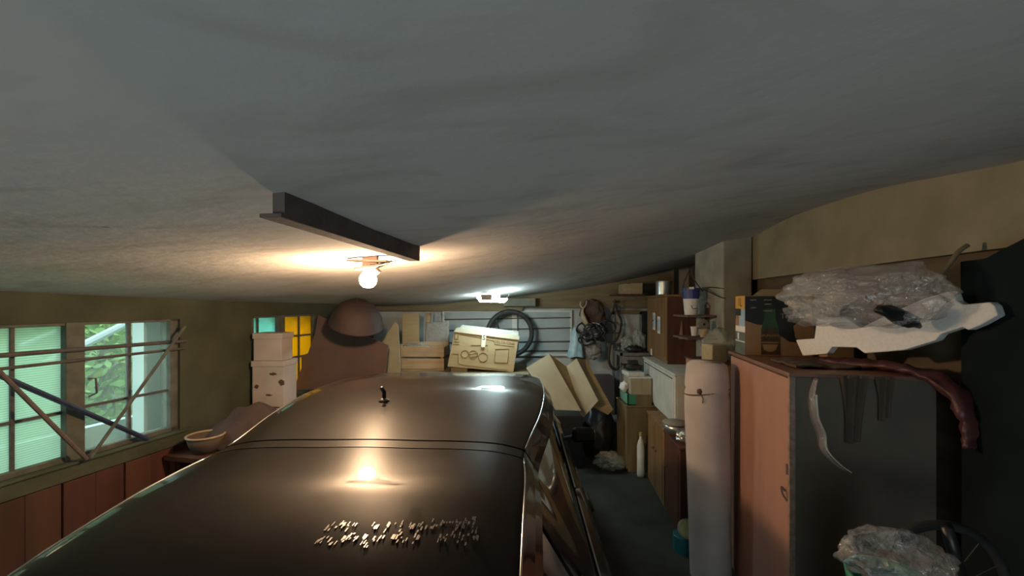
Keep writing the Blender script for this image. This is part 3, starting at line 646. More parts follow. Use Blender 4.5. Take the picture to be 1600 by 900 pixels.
# mattress roll
rl = thing('foam_roll', 'upright cream foam roll tied with cord, left of the salmon cabinet', 'roll', loc=(1.395, 2.98, -H))
def rp(u, v):
    a = 2*PI*u; z = v*1.54; r_ = .148+.006*noise.noise(Vector((math.cos(a)*1.5, math.sin(a)*1.5, z*2)))
    if z > 1.36: r_ *= 1-.10*(z-1.36)/.18
    if z > 1.50: r_ *= math.sqrt(max(0.02, 1-((z-1.50)/.04)**2*.35))
    r_ -= .012*math.exp(-((z-1.33-.03*math.sin(a))/.018)**2)
    r_ *= .93+.07*min(1, z/1.1)
    return Vector((r_*math.cos(a)+.03*(1-min(1, z/1.2)), r_*math.sin(a), z))
mb = MB(); mb.grid(rp, 48, 70); mb.lathe([(.0,1.542),(.107,1.54)], n=48)
obj('foam', mb, M_roll, rl, smooth=True)
def ring(z0, r_, tilt): return [Vector((r_*math.cos(a), r_*math.sin(a), z0+tilt*math.sin(a+2))) for a in [2*PI*i/36 for i in range(36)]]
cord = obj('cord', MB().tube(ring(1.33,.146,.03), .005, n=6, closed=True), M_cloth, rl, smooth=True)
obj('knot', MB().blob((-.10,-.11,1.345), (.018,.014,.02), sub=2, amp=.3), M_cloth, cord, smooth=True)
obj('cord_end', MB().tube([(-.1,-.11,1.34),(-.085,-.13,1.30),(-.09,-.13,1.27)], .003, n=6), M_cloth, cord)

# clutter behind the roll
tc = thing('tall_box', 'brown wooden box standing behind the cream foam roll', 'box', loc=(1.62,3.42,-1.178))
obj('box', MB().box(0,.55,0,.46,0,.675), M_carddk, tc, bevel=.004); obj('lid', MB().box(-.01,.56,-.01,.47,.675,.69), M_wooddk, tc, bevel=.003)
mb = MB(); mb.blob((0,0,.12), (.13,.12,.14), amp=.2, freq=2.3, sub=4, seed=12, crease=.25, floor=-.118)
tag(obj('plastic_bag', mb, M_filmgreen, loc=(1.79,3.6,-.485), smooth=True), 'pale plastic bag of odds and ends by the column, above the foam roll', 'bag')
tag(obj('straw_box', MB().box(-.07,.07,-.07,.07,0,.15), M_gold, loc=(1.70,3.50,-.485), rz=.2, bevel=.006), 'straw yellow packet beside the pale plastic bag by the column', 'packet')

def cabinet_unit(name, label, x0, y0, y1, wdt, z0, z1, m, fx, doors, handle=True, cat='cabinet', topm=None, dmat=None):
    """front faces -x; fx = front slope in x per metre of y"""
    t = thing(name, label, cat, loc=(x0, y0, z0), rz=-math.atan(fx)); h = z1-z0; l = (y1-y0)*math.sqrt(1+fx*fx)
    obj('carcass', MB().box(.018, wdt, 0, l, 0, h-.02), m, t, bevel=.003)
    obj('top', MB().box(-.01, wdt, -.008, l+.008, h-.022, h), topm or m, t, bevel=.005)
    dl = l/doors
    for i in range(doors):
        d = obj('door', MB().box(0, .017, i*dl+.006, (i+1)*dl-.006, .04, h-.03), dmat or m, t, bevel=.003)
        obj('moulding', MB().box(-.004, 0, i*dl+.05, i*dl+.06, .08, h-.08), m, d)
        if handle: obj('knob', MB().lathe([(.005,0),(.012,.012),(.008,.02),(0,.021)], n=10).rot(-90,'Y', (0,0,0)), M_steel, d, loc=(0, (i+.85 if i%2==0 else i+.15)*dl, h*.6))
    return t
cabinet_unit('sideboard', 'dark red brown low sideboard unit next to the foam roll', 1.385, 3.42, 3.90, .60, -H, -1.18, M_wooddk, .098, 1)
cabinet_unit('sideboard', 'olive brown low sideboard unit in the aisle, beyond the dark red brown one', 1.435, 3.925, 4.60, .60, -H, -1.18, M_wood, .098, 2)
cabinet_unit('narrow_cabinet', 'olive narrow cabinet under the green crate at the aisle end', 1.33, 4.82, 5.28, .36, -H, -1.18, M_olivetin, .0, 1, handle=False)
wc = cabinet_unit('white_cabinet', 'pale mint white cabinet standing on the sideboards under the wooden cupboard', 1.565, 3.98, 5.30, .42, -1.18, -.67, M_white, .085, 1, handle=False)
obj('dark_gap', MB().box(-.007,-.001,.1,1.25,.445,.452), M_black, wc)
cu = cabinet_unit('wooden_cupboard', 'brown wooden two-door cupboard high on the right with white stickers', 1.713, 4.62, 5.56, .31, -.668, .106, M_wood, .1, 2, cat='cupboard')
obj('side_board', MB().box(.012,.31,-.004,0,0,.75), M_wooddk, cu)
for y_, z_, w_, h_ in ((.52,.28,.13,.21),(.28,.25,.16,.20)):
    st = obj('sticker', MB().box(-.012,-.009,y_-.06,y_+.06,z_+.07,z_+.07+h_), M_paper, cu); obj('sticker_picture', MB().box(-.014,-.012,y_-.04,y_+.045,z_+.10,z_+.04+h_), M_bluepr, st)
obj('sticker', MB().box(-.012,-.009,.62,.70,.02,.10), M_paper, cu)
obj('pennant', MB().prism([(.13,-.006,.28),(.175,-.006,.28),(.165,-.006,.50)], (0,-.002,0)), M_pink, cu)
# on the cupboard
tn = thing('tin', 'silver round tin with a pale blue sheen on top of the wooden cupboard', 'tin', loc=(1.83,5.02,.106))
obj('can', MB().lathe([(.09,0),(.092,.004),(.09,.01),(.09,.155),(.094,.162),(.094,.168),(.086,.168),(.086,.155),(0,.153)], n=32), M_tin, tn, smooth=False)
obj('handle_lug', MB().box(.085,.105,-.01,.01,.12,.15), M_steel, tn)
hs = obj('high_shelf', MB().box(1.42, 1.80, 5.62, 6.06, .115, .135), M_wooddk); tag(hs, 'dark shelf board under the ceiling at the right back corner', 'shelf')
wb = thing('wooden_box', 'small wooden box on the high shelf under the ceiling at the back', 'box', loc=(1.53,5.68,.136))
obj('side_panel', MB().box(0,.10,0,.3,0,.14), M_woodlt, wb, bevel=.003); obj('front_panel', MB().box(.102,.25,-.01,.3,.0,.15), M_card, wb, bevel=.003)
tag(obj('box', MB().box(0,.45,0,.14,0,.11), mat('grey_brown_box', (0.22,0.20,0.15), None, rough=.8), loc=(-.12,5.86,-.03), bevel=.003), 'flat grey brown box under the ceiling just right of the cold lamp', 'box')
bpy.context.view_layer.update()

# shelves on the column
for z_, l_ in ((-.112,'upper small wooden shelf left of the column, holding the blue and white tub'),(-.335,'lower small wooden shelf left of the column, holding the cream cups')):
    tag(obj('small_shelf', MB().box(1.74,2.03,4.12,4.5,z_-.02,z_), M_steel, bevel=.002), l_, 'shelf')
tb = thing('plastic_tub', 'blue and white tapered plastic tub on the upper column shelf', 'tub', loc=(1.85,4.3,-.112))
obj('white_body', MB().lathe([(.062,0),(.078,.175),(.0,.175)], n=28), M_paper, tb, smooth=False)
obj('blue_sleeve', MB().lathe([(.079,.165),(.087,.262),(.092,.264),(.092,.275),(.084,.275),(.083,.262),(0,.26)], n=28), M_blue, tb)
obj('rim_label', MB().prism([(-.055,-.085,.262),(-.01,-.094,.262),(-.01,-.094,.285),(-.055,-.085,.285)], (0,.003,0)), M_paper, tb)
obj('print', MB().tube([(-.03,-.071,.10),(-.022,-.073,.085),(-.02,-.073,.07),(.0,-.072,.062),(.035,-.064,.07)], .0035, n=6), M_inkdk, tb)
rlx = thing('wire_reel', 'small grey reel hanging under the upper column shelf', 'reel', loc=(1.885,4.1,-.20))
obj('disc', MB().lathe([(0,-.02),(.045,-.02),(.045,-.012),(.03,-.01),(.03,.01),(.045,.012),(.045,.02),(0,.02)], n=24, ax='y'), M_grey, rlx); obj('hub_hole', MB().lathe([(0,-.023),(.012,-.023),(.012,-.019),(0,-.019)], n=16, ax='y'), M_black, rlx)
for x_, y_, r_, h_, m_, l_ in ((1.95,4.22,.05,.075,M_cream,'cream cup in front on the lower column shelf'),(1.93,4.40,.04,.09,M_paper,'white cup behind the cream cup on the lower column shelf')):
    c_ = obj('cup', MB().lathe([(r_*.75,0),(r_,h_),(r_*1.05,h_),(r_*1.05,h_+.006),(r_*.9,h_+.006),(r_*.7,.01),(0,.01)], n=24), m_, loc=(x_,y_,-.335), smooth=False); tag(c_, l_, 'cup')
# spring-like tool hanging on the column, wires
ht_ = thing('hanging_tool', 'rusty brown looped tool hanging on the pale column', 'tool', loc=(2.03,4.3,-.02))
obj('frame', MB().tube([(-.012,-.05,0),(-.014,0,.035),(-.012,.05,0),(-.012,.045,-.24),(-.012,-.04,-.25)], .006, n=8, closed=True), M_steel, ht_)
obj('blade', MB().box(-.016,-.004,-.028,.028,-.245,-.02), M_brownbag, ht_, bevel=.004)
def wire(pts, r_, label, m=M_wire):
    q = [P(*p) for p in pts]; c = q[0]; o = obj('cable', MB().tube([x-c for x in q], r_, n=6, smooth=30), m, loc=c, smooth=True); tag(o, label, 'cable')
wire([(1066,466,4.45),(1068,445,4.45),(1076,424,4.45),(1080,420,4.45),(1084,436,4.45),(1098,455,4.3)], .006, 'dark cable arching up beside the tub and down to the pale column')
wire([(1066,460,4.5),(1078,452,4.5),(1086,455,4.4),(1100,466,4.2)], .007, 'pale grey cable slanting from the tub to the column', M_grey)
wire([(1097,450,4.25),(1110,449,4.18),(1122,450,4.08),(1131,451,3.985)], .005, 'dark cable running level across the pale column')
wire([(1099,452,4.25),(1112,458,4.15),(1125,464,4.05),(1133,466,3.98)], .006, 'greenish cable slanting down across the pale column')

# crates on the narrow cabinet and around
gc = thing('green_crate', 'low green crate on the narrow olive cabinet, under the pale carton', 'crate', loc=(1.345,4.84,-1.178))
obj('side', MB().box(0,.012,0,.34,0,.125), M_greencard, gc); obj('front', MB().box(0,.28,0,.012,0,.125), M_green, gc); obj('side', MB().box(.268,.28,0,.34,0,.125), M_green, gc)
obj('back', MB().box(0,.28,.328,.34,0,.125), M_green, gc); obj('base', MB().box(0,.28,0,.34,0,.01), M_green, gc); obj('card_patch', MB().box(.10,.28,-.005,-.001,0,.125), MATS['olive_cabinet'], gc)
bx = thing('pale_carton', 'pale carton with a strip of brown tape on the green crate', 'carton', loc=(1.38,4.84,-1.055))
obj('box', MB().box(0,.245,0,.30,0,.19), M_cardlt, bx, bevel=.003); obj('top_flap', MB().box(-.004,.25,-.004,.30,.19,.195), M_paper, bx); obj('tape', MB().box(.115,.14,-.003,.0,.03,.19), M_card, bx)
pb = MB(); pb.blob((0,0,0), (.05,.07,.06), amp=.3, freq=2, sub=3, crease=.3)
tag(obj('crumpled_paper', pb, M_paper, loc=(1.345,4.98,-.985), smooth=True), 'crumpled white paper at the left of the pale carton', 'paper')
tag(obj('papers', MB().box(0,.2,0,.22,0,.05), M_white, loc=(1.37,4.9,-.858), rz=.1, bevel=.01), 'white packet on top of the pale carton', 'packet')
vz = thing('bench_vice', 'black bench tool lying above the pale carton', 'tool', loc=(1.40,5.0,-.805))
obj('body', MB().blob((.06,.04,.045), (.11,.06,.045), amp=.25, sub=3, seed=4), M_black, vz, smooth=True); obj('screw', MB().tube([(-.08,.03,.075),(.15,.03,.06)], .012), M_black, vz); obj('handle', MB().tube([(-.08,.03,.04),(-.08,.03,.10)], .008), M_black, vz)
obj('jaw', MB().box(0,.12,.0,.06,.08,.125), M_black, vz, bevel=.008)
# bowls on the sideboard
bw = thing('metal_bowl', 'dented metal bowl with a grey lid on the sideboard beside the foam roll', 'bowl', loc=(1.47,3.74,-1.178))
obj('bowl', MB().lathe([(.05,0),(.085,.04),(.098,.10),(.102,.10),(.09,.035),(.05,.006),(0,.006)], n=24), M_tin, bw, smooth=True)
obj('lid', MB().lathe([(.115,.108),(.112,.118),(.05,.135),(0,.137)], n=24), M_grey, bw, smooth=True)
mb = MB(); mb.blob((0,0,.05), (.075,.06,.05), amp=.3, freq=2.5, sub=4, crease=.3, floor=-.048)
tag(obj('foil_bundle', mb, M_tin, loc=(1.475,3.52,-1.178), smooth=True), 'small crumpled foil bundle on the sideboard edge beside the foam roll', 'foil')
bo = thing('white_bottle', 'slim white bottle standing on the floor between narrow cabinet and sideboard', 'bottle', loc=(1.455,4.70,-H))
obj('body', MB().lathe([(.036,0),(.042,.02),(.042,.34),(.03,.40),(.016,.43),(.016,.46),(0,.46)], n=20), M_white, bo, smooth=True); obj('cap', MB().lathe([(.02,.46),(.02,.50),(0,.50)], n=16), M_card, bo)
pc = thing('paint_tin', 'teal tin with a round pale lime lid at the foot of the foam roll', 'tin', loc=(1.365,3.30,-H))
obj('tin', MB().lathe([(.085,0),(.085,.12),(.08,.125),(0,.125)], n=24), M_teal, pc); 
ld = obj('lid', MB().lathe([(0,-.012),(.05,-.012),(.053,-.006),(.068,-.008),(.07,.0),(0,.0)], (0,0,0), n=32, ax='y').rot(-20,'X'), M_lime, pc, loc=(.0,-.04,.19), smooth=False)
obj('rim', MB().tube([(( .069)*math.cos(2*PI*i/30),-.01,.069*math.sin(2*PI*i/30)) for i in range(30)], .004, n=6, closed=True).rot(-20,'X'), M_tin, ld)

# floor stuff at the aisle end
sk = MB(); sk.blob((0,0,.3), (.24,.22,.33), amp=.12, freq=2, sub=4, seed=2, crease=.15, floor=-.298)
tag(obj('black_sack', sk, M_sack, loc=(1.09,5.38,-H), smooth=True), 'bulging black sack on the floor at the end of the aisle', 'sack')
tag(obj('grey_box', MB().box(0,.2,0,.2,0,.42), M_greybox, loc=(1.33,5.55,-H), bevel=.006), 'grey box on the floor right of the black sack', 'box')
tag(obj('maroon_box', MB().box(0,.32,0,.32,0,.92), M_maroon, loc=(1.12,5.82,-H), bevel=.006), 'tall dark maroon box against the back wall behind the black sack', 'box')
mb = MB(); mb.blob((0,0,.09), (.17,.12,.10), amp=.3, freq=2.4, sub=5, seed=21, crease=.35, floor=-.088)
tag(obj('plastic_bag', mb, M_filmgreen, loc=(1.16,4.92,-H), smooth=True), 'crumpled clear plastic bag on the floor at the end of the aisle', 'bag')

# open cardboard carton leaning by the car
q = {k: P(*v) for k, v in dict(a=(822,575,4.95), b=(858,553,4.98), c=(908,642,4.78), a2=(868,640,4.78), d=(885,573,5.12), e=(912,652,4.9), f=(901,560,5.05), g=(935,626,4.85), h=(915,562,5.22), i=(958,640,5.0), j=(950,648,5.0), k=(918,632,4.98)).items()}
oc = thing('open_carton', 'opened cardboard carton leaning with long flaps up, right of the car', 'carton', loc=q['e'])
def flap(ks, m):
    mb = MB(); mb.b.faces.new([mb.b.verts.new(q[k]-q['e']) for k in ks]); return obj('flap', mb, m, oc, solid=.006)
flap('abca', M_cardlt) if False else None
def quad(ks, m):
    mb = MB(); mb.b.faces.new([mb.b.verts.new(q[k]-q['e']) for k in ks]); return obj('flap', mb, m, oc, solid=.006)
quad(['a','b','c','a2'], M_cardlt); quad(['b','d','e','c'], M_card); quad(['d','f','g','e'], M_cardlt); quad(['f','h','i','j','k'], M_card)  # light and shade put into the card colours: lit flaps paler, shaded flaps darker
# support crate under it
tag(obj('black_crate', MB().box(0,.34,0,.3,0,.62), M_black, loc=(.50,4.93,-H), bevel=.01), 'black crate on the floor under the open carton', 'crate')

# ------------------------------------------------------------------ back of the garage
bench = thing('workbench', 'long bench in front of the car carrying cardboard boxes', 'bench', loc=(-2.1,4.88,-H))
obj('top', MB().box(0,2.30,0,.93,H-.87,H-.825), M_timber, bench, bevel=.004)
for x_ in (.05,2.18):
    for y_ in (.05,.85): obj('leg', MB().box(x_,x_+.07,y_,y_+.07,0,H-.87), M_timber, bench)
BT = -.825
bb_ = thing('cardboard_box', 'large printed cardboard box tilted on the bench behind the car roof', 'box', loc=(-.78,5.02,BT+.071), rot=(0, math.radians(5), 0))
tag(obj('wood_block', MB().box(0,.20,0,.30,0,.055), M_timber, loc=(-.74,5.04,BT), bevel=.004), 'flat wood block under the left end of the printed cardboard box', 'block')
bw_, bh_, bd_ = .80, .46, .34
obj('box', MB().hexa([(0,0,0),(bw_,0,0),(bw_,bd_,0),(0,bd_,0)], [(.05,0,bh_),(bw_+.03,0,bh_-.02),(bw_+.03,bd_,bh_-.02),(.05,bd_,bh_)]), M_card, bb_, bevel=.003)
obj('top_flap', MB().prism([(.04,-.012,bh_-.035),(bw_+.035,-.012,bh_-.065),(bw_+.035,.0,bh_-.015),(.085,.0,bh_+.02)], (0,.004,0)), M_cardlt, bb_)
obj('rear_flap', MB().prism([(.09,.06,bh_),(bw_+.02,.07,bh_-.02),(bw_+.02,.12,bh_+.03),(.12,.11,bh_+.05)], (0,.004,0)), M_grey, bb_)
obj('tape', MB().box(.385,.435,-.016,-.014,bh_-.19,bh_-.02), M_tape, bb_)
text('tape_mark', 'S', .075, M_inkdk, bb_, (.41,-.018,bh_-.075), (PI/2,0,0))
text('box_text', 'DELTA ONE', .046, M_ink, bb_, (.66,-.003,bh_-.115), (PI/2,.04,0))
def bprint(name, segs, r_=.003):
    mb = MB()
    for s_2 in segs: mb.tube([(x,-.002,z) for x, z in s_2], r_, n=4)
    return obj(name, mb, M_ink, bb_)
bprint('printed_frame', [[(.11,bh_-.06),(.39,bh_-.08)],[(.44,bh_-.09),(.53,bh_-.10),(.54,bh_-.14),(.78,bh_-.15)],[(.05,bh_-.30),(.12,bh_-.30),(.13,.05),(.20,.035),(.72,.02)]])
bprint('printed_symbols', [[(.06,bh_-.05),(.10,bh_-.05),(.10,bh_-.12),(.06,bh_-.12),(.06,bh_-.05)],[(.06,bh_-.15),(.12,bh_-.15)],[(.05,bh_-.18),(.12,bh_-.18)]], .004)
def circ(cx_, cz_, r_): return [(cx_+r_*math.cos(a/12*2*PI), cz_+r_*math.sin(a/12*2*PI)) for a in range(13)]
bprint('printed_picture', [circ(.20,.17,.045), circ(.30,.17,.05), circ(.42,.15,.055), [(.25,.17),(.35,.20),(.36,.16),(.27,.14)], [(.26,.28),(.46,.30),(.47,.22)], [(.56,.10),(.72,.11),(.72,.28),(.56,.26),(.56,.10)]], .004)

cr = thing('wooden_crate', 'grey slatted wooden crate on the bench left of the printed cardboard box', 'crate', loc=(-1.40,5.15,BT), rz=-.02)
for z_ in (.02,.17): obj('slat', MB().box(0,.56,0,.012,z_,z_+.13), M_woodlt, cr, bevel=.003); obj('slat', MB().box(0,.56,.30,.312,z_+.03,z_+.16), M_woodlt, cr); obj('end_slat', MB().box(.545,.56,.012,.30,z_,z_+.12), M_woodlt, cr); obj('end_slat', MB().box(0,.012,.012,.30,z_,z_+.12), M_woodlt, cr)
for x_ in (.012,.52):
    for y_ in (.012,.275): obj('corner_post', MB().box(x_,x_+.025,y_,y_+.025,0,.33), M_woodlt, cr)
obj('base', MB().box(0,.56,.01,.30,0,.015), M_woodlt, cr)
mb = MB(); mb.blob((0,0,0), (.17,.10,.05), amp=.3, freq=2.5, sub=4, crease=.3, seed=6)
tag(obj('plastic_sheet', mb, M_filmgreen, loc=(-1.20,5.30,BT+.27), smooth=True), 'crumpled clear plastic lying in the slatted crate', 'plastic')
mb = MB(); mb.blob((0,0,0), (.07,.05,.13), amp=.3, freq=2.5, sub=4, crease=.3, seed=9)
tag(obj('plastic_bag', mb, M_filmgreen, loc=(-1.47,5.08,BT+.14), smooth=True), 'limp clear plastic bag hanging at the left end of the slatted crate', 'bag')
tag(obj('flat_carton', MB().box(0,.22,0,.05,0,.70), M_card, loc=(-1.46,5.53,BT), bevel=.003), 'tall flat cardboard carton standing behind the slatted crate', 'carton')
tag(obj('narrow_board', MB().box(0,.06,0,.03,0,.72), M_woodlt, loc=(-1.17,5.66,BT), bevel=.003), 'narrow pale board right of the tall flat carton', 'board')
tg = thing('tote_bag', 'grey tote bag with two handles standing behind the slatted crate', 'bag', loc=(-1.17,5.48,BT))
obj('body', MB().hexa([(0,0,0),(.34,0,0),(.34,.13,0),(0,.13,0)], [(.02,.04,.58),(.33,.04,.60),(.33,.08,.60),(.02,.08,.58)]), M_grey, tg, bevel=.02)
for y_ in (.04,.08): obj('handle', MB().tube([(.10,y_,.58),(.11,y_,.68),(.16,y_,.72),(.21,y_,.68),(.22,y_,.59)], .009, n=6, smooth=20), M_grey, tg)
c0 = P(576,586,5.0); sh = [(617,503),(622,508),(624,540),(626,588),(600,590),(570,583),(577,560)]
tag(obj('white_sheet', MB().prism([P(x,y,5.0)-c0 for x, y in sh], (0,.02,0)), M_cardlt, loc=c0, bevel=.002), 'pale pointed offcut sheet standing on the bench behind the car roof', 'sheet')
# maroon board and round basin
c0 = P(470,606,4.72); bd = [(497,492),(530,510),(590,532),(606,540),(600,604),(458,610),(471,575),(471,556),(481,552),(492,522)]
tag(obj('maroon_board', MB().prism([P(x,y,4.72)-c0 for x, y in bd], (0,.025,0)), M_maroon, loc=c0), 'big maroon board with angled edges in front of the yellow window', 'board')
bs = MB(); bs.lathe([(0,-.20),(.10,-.19),(.19,-.13),(.25,-.03),(.27,.05),(.28,.06),(.255,.06),(.23,-.02),(.17,-.11),(0,-.17)], n=36); bs.rot(-160,'X'); bs.rot(15,'Y')
tag(obj('round_basin', bs, M_brownbag, loc=(-1.62,4.35,-.155), smooth=True), 'dark maroon round basin hanging under the ceiling beside the lit bulb', 'basin')
tag(obj('basin_hook', MB().tube([(0,0,0),(0,0,.26)], .006), M_bar, loc=(-1.62,4.35,-.06)), 'dark hook rod from the ceiling holding the round basin', 'hook')

# closed window with bars on the back wall
r = thing('window_3', 'closed grey blue window with horizontal bars on the back wall', 'window', loc=(0,YB,0)); r['kind'] = 'structure'
obj('shutter', MB().box(-1.0,.86,-.03,-.002,-.74,-.12), M_shutter, r)
mb = MB(); mb.box(-1.03,.89,-.05,-.002,-.12,-.09); mb.box(-1.03,.89,-.06,-.002,-.77,-.735); mb.box(-1.03,-1.0,-.05,-.002,-.74,-.12); mb.box(.86,.89,-.05,-.002,-.74,-.12); mb.box(0.0,.075,-.045,-.002,-.45,-.12)
obj('window_frame', mb, M_white, r, bevel=.004)
for z_, ti in ((-.20,.02),(-.35,.03),(-.55,.015),(-.69,.0)): obj('bar', MB().tube([(-1.0,-.055,z_-ti*1.4),(.87,-.055,z_)], .008, n=6), M_bar, r)
obj('vertical_bar', MB().tube([(.085,-.055,-.74),(.085,-.055,-.12)], .006, n=6), M_bar, r)
# tyre on the wall
ty = thing('bicycle_tyre', 'black bicycle tyre hanging in front of the closed back window', 'tyre', loc=(-.03,5.90,-.42), rot=(math.radians(6),0,math.radians(8)))
obj('tyre', MB().tube([(.315*math.cos(2*PI*i/48),0,.315*math.sin(2*PI*i/48)) for i in range(48)], .034, n=10, closed=True), M_rubber, ty, smooth=True)
obj('valve', MB().tube([(-.2,-.01,.20),(-.12,-.02,-.05)], .012, n=8), M_rubber, ty)
# hanging items
def hang(name, px, py, d, build, label, cat, m):
    o = obj(name, build, m, loc=P(px, py, d), smooth=True); tag(o, label, cat); return o
mb = MB(); mb.tube([(0,0,.0),(-.01,0,-.05),(.0,-.03,-.14),(.05,-.04,-.22)], [.02,.035,.07,.04], n=14, smooth=20, flat=.6); mb.tube([(0,0,0),(-.04,0,.05),(-.03,0,.10)], .01, smooth=6); mb.tube([(0,0,0),(.04,0,.05),(.05,0,.11)], .01, smooth=6)
hang('rag_bundle', 911, 482, 5.9, mb, 'cream knotted rag hanging on the back wall above the blue bag', 'rag', M_cream)
mb = MB(); mb.blob((0,0,0), (.17,.06,.22), amp=.2, seed=3)
hang('dark_jacket', 926, 492, 6.0, mb, 'dark jacket hanging behind the cream rag on the back wall', 'jacket', M_cloth)
mb = MB()
def bagf(u, v):
    a = 2*PI*u; w_ = (.015+.105*v**.75)*(1+.12*math.sin(a*5+v*6)); return Vector((w_*math.cos(a)+.02*v, w_*.5*math.sin(a), -.44*v+.01*math.sin(a*3)*v))
mb.grid(bagf, 32, 24); mb.lathe([(0,-.44),(.1,-.44)], (.02,0,0), n=20)
hang('blue_bag', 898, 511, 6.11, mb, 'pale blue plastic bag hanging from a point on the back wall', 'bag', M_cyanbag)
def hose(pts, r_, label, m=M_rubber, cat='hose'):
    qq = [P(*p) for p in pts]; c = qq[0]; tag(obj('hose', MB().tube([x-c for x in qq], r_, n=8, smooth=48), m, loc=c, smooth=True), label, cat)
hose([(961,474,5.95),(957,487,5.95),(946,505,5.9),(940,520,5.85),(948,533,5.85)], .014, 'black hose hanging from the hook down to the left on the back wall')
hose([(961,474,5.95),(966,490,5.95),(971,503,5.95),(968,520,5.9),(961,534,5.85),(950,536,5.85)], .016, 'black hose curving down to the right from the hook on the back wall')
hose([(954,535,5.85),(952,548,5.85),(951,562,5.85),(955,573,5.85),(963,577,5.85),(969,568,5.85),(971,552,5.85),(967,536,5.85)], .020, 'thick black hose loop hanging lowest on the back wall')
tag(obj('wall_hook', MB().tube([(0,.2,.03),(0,0,.02),(0,-.03,.05)], .014), M_bar, loc=P(961,474,5.97)), 'dark hook on the lintel holding the black hoses', 'hook')
tg_ = thing('cable_tangle', 'tangled black cables and metal rings hanging on the back wall right of the blue bag', 'cables', loc=P(930,520,5.85))
rd = random.Random(11)
for k in range(9):
    cx_, cz_, r1 = rd.uniform(-.17,.17), rd.uniform(-.10,.09), rd.uniform(.07,.15); ph = rd.random()*6
    obj('cable_loop', MB().tube([(cx_+r1*math.cos(a/20*2*PI+ph), .04*math.sin(a+k), cz_+r1*.7*math.sin(a/20*2*PI+ph)) for a in range(20)], .012 if k < 7 else .006, n=6, closed=True), M_black if k < 7 else M_tin, tg_, smooth=True)
obj('dark_core', MB().blob((0,.02,0), (.16,.05,.11), amp=.4, seed=5), M_black, tg_, smooth=True)
mb = MB(); mb.blob((0,0,0), (.11,.07,.12), amp=.2, seed=14, crease=.2)
hang('small_sack', 928, 548, 5.95, mb, 'small grey sack hanging under the tangled cables', 'sack', M_grey)
# rack at the back right
rk = thing('metal_rack', 'grey metal rack in the right back corner with one shelf', 'rack', loc=(1.46,5.60,-H))
obj('shelf', MB().box(0,.42,0,.45,1.25,1.29), M_greybox, rk); obj('panel', MB().box(0,.42,.45,.46,1.25,1.84), M_wallB, rk)
for x_ in (0,.39):
    for y_ in (0,.42): obj('post', MB().box(x_,x_+.03,y_,y_+.03,0,1.84 if y_ else 1.29), M_greybox, rk)
obj('rail', MB().box(0,.42,.42,.46,1.80,1.86), M_timber, rk); obj('drawer_front', MB().box(.03,.39,0,.01,1.12,1.24), M_grey, rk)
for x_, y_, z_, s_2, l_ in ((1.60,5.80,-.56,(.09,.08,.11),'crumpled white plastic on the rack shelf, left lump'),(1.76,5.80,-.54,(.10,.08,.16),'crumpled white plastic on the rack shelf, taller right lump')):
    mb = MB(); mb.blob((0,0,0), s_2, amp=.3, freq=2.2, sub=4, seed=z_*10+x_, crease=.3, floor=-.095)
    tag(obj('white_plastic', mb, M_filmgreen, loc=(x_,y_,z_), smooth=True), l_, 'plastic')
mb = MB(); mb.blob((0,0,.03), (.12,.06,.05), amp=.3, seed=2, sub=3)
tag(obj('black_tool', mb, M_black, loc=(1.66,5.66,-.645), smooth=True), 'black lumpy tool at the front of the rack shelf', 'tool')

# ------------------------------------------------------------------ left side bench with blanket and boxes
tbn = thing('side_table', 'low wooden table along the left wall past the casement window', 'table', loc=WL(3.3,0,-H), rz=TH)
obj('top', MB().box(0,1.3,-.68,-.04,H-1.21,H-1.17), M_wooddk, tbn, bevel=.004)
for x_ in (.03,1.2):
    for y_ in (-.66,-.11): obj('leg', MB().box(x_,x_+.05,y_,y_+.05,0,H-1.21), M_wooddk, tbn)
def carton(loc, sx, sy, sz, rz, label, m=M_roll):
    t = thing('white_carton', label, 'carton', loc=loc, rz=rz); obj('box', MB().box(0,sx,0,sy,0,sz), m, t, bevel=.004); obj('lid', MB().box(-.008,sx+.008,-.008,sy+.008,sz-.05,sz+.004), m, t, bevel=.003); return t
lc = carton((-2.485,3.98,-1.17), .30, .24, .62, .0, 'larger lower off-white carton with brown marks before the small window')
for (x_, z_, a_, b_) in ((.20,.50,.07,.012),(.28,.42,.05,.03),(.04,.38,.04,.02),(.16,.30,.06,.01),(.22,.18,.09,.008)): obj('brown_mark', MB().blob((x_,-.001,z_), (a_/2,.003,b_), amp=.4, sub=2, seed=x_*9), M_cloth, lc)
carton((-2.485,4.0,-.545), .27, .20, .26, .0, 'smaller off-white carton on top of the lower one at the small window')
c0 = WL(3.80,-.36,-1.17)
def heap(u, v):
    x = -.33+.66*u; y = -.32+.60*v; e = max(0, 1-(2*u-1)**2)**.6*max(0, 1-(2*v-1)**2)**.5
    return Vector((x, y, .01+.34*e*(.8+.3*noise.noise(Vector((x*4,y*4,2))))+.05*noise.noise(Vector((x*9,y*9,0)))*e))
tag(obj('blanket', MB().grid(heap, 44, 36), M_blanket, loc=c0, rz=TH, smooth=True, solid=.01), 'heaped mauve brown blanket on the side table beside the car', 'blanket')
bk = thing('wicker_basket', 'low brown basket at the near end of the side table by the window', 'basket', loc=WL(3.44,-.28,-1.17))
obj('bowl', MB().lathe([(.08,0),(.11,.06),(.13,.13),(.12,.13),(.10,.06),(.07,.01),(0,.01)], n=28), M_cloth, bk, smooth=True)
obj('rim', MB().tube([(.128*math.cos(2*PI*i/32),.128*math.sin(2*PI*i/32),.132) for i in range(32)], .009, n=6, closed=True), M_woodlt, bk, smooth=True)
tag(obj('white_scrap', MB().blob((0,0,.02), (.035,.018,.02), sub=2, amp=.2), M_paper, loc=WL(3.37,-.56,-1.17), smooth=True), 'small white scrap on the near corner of the side table', 'scrap')

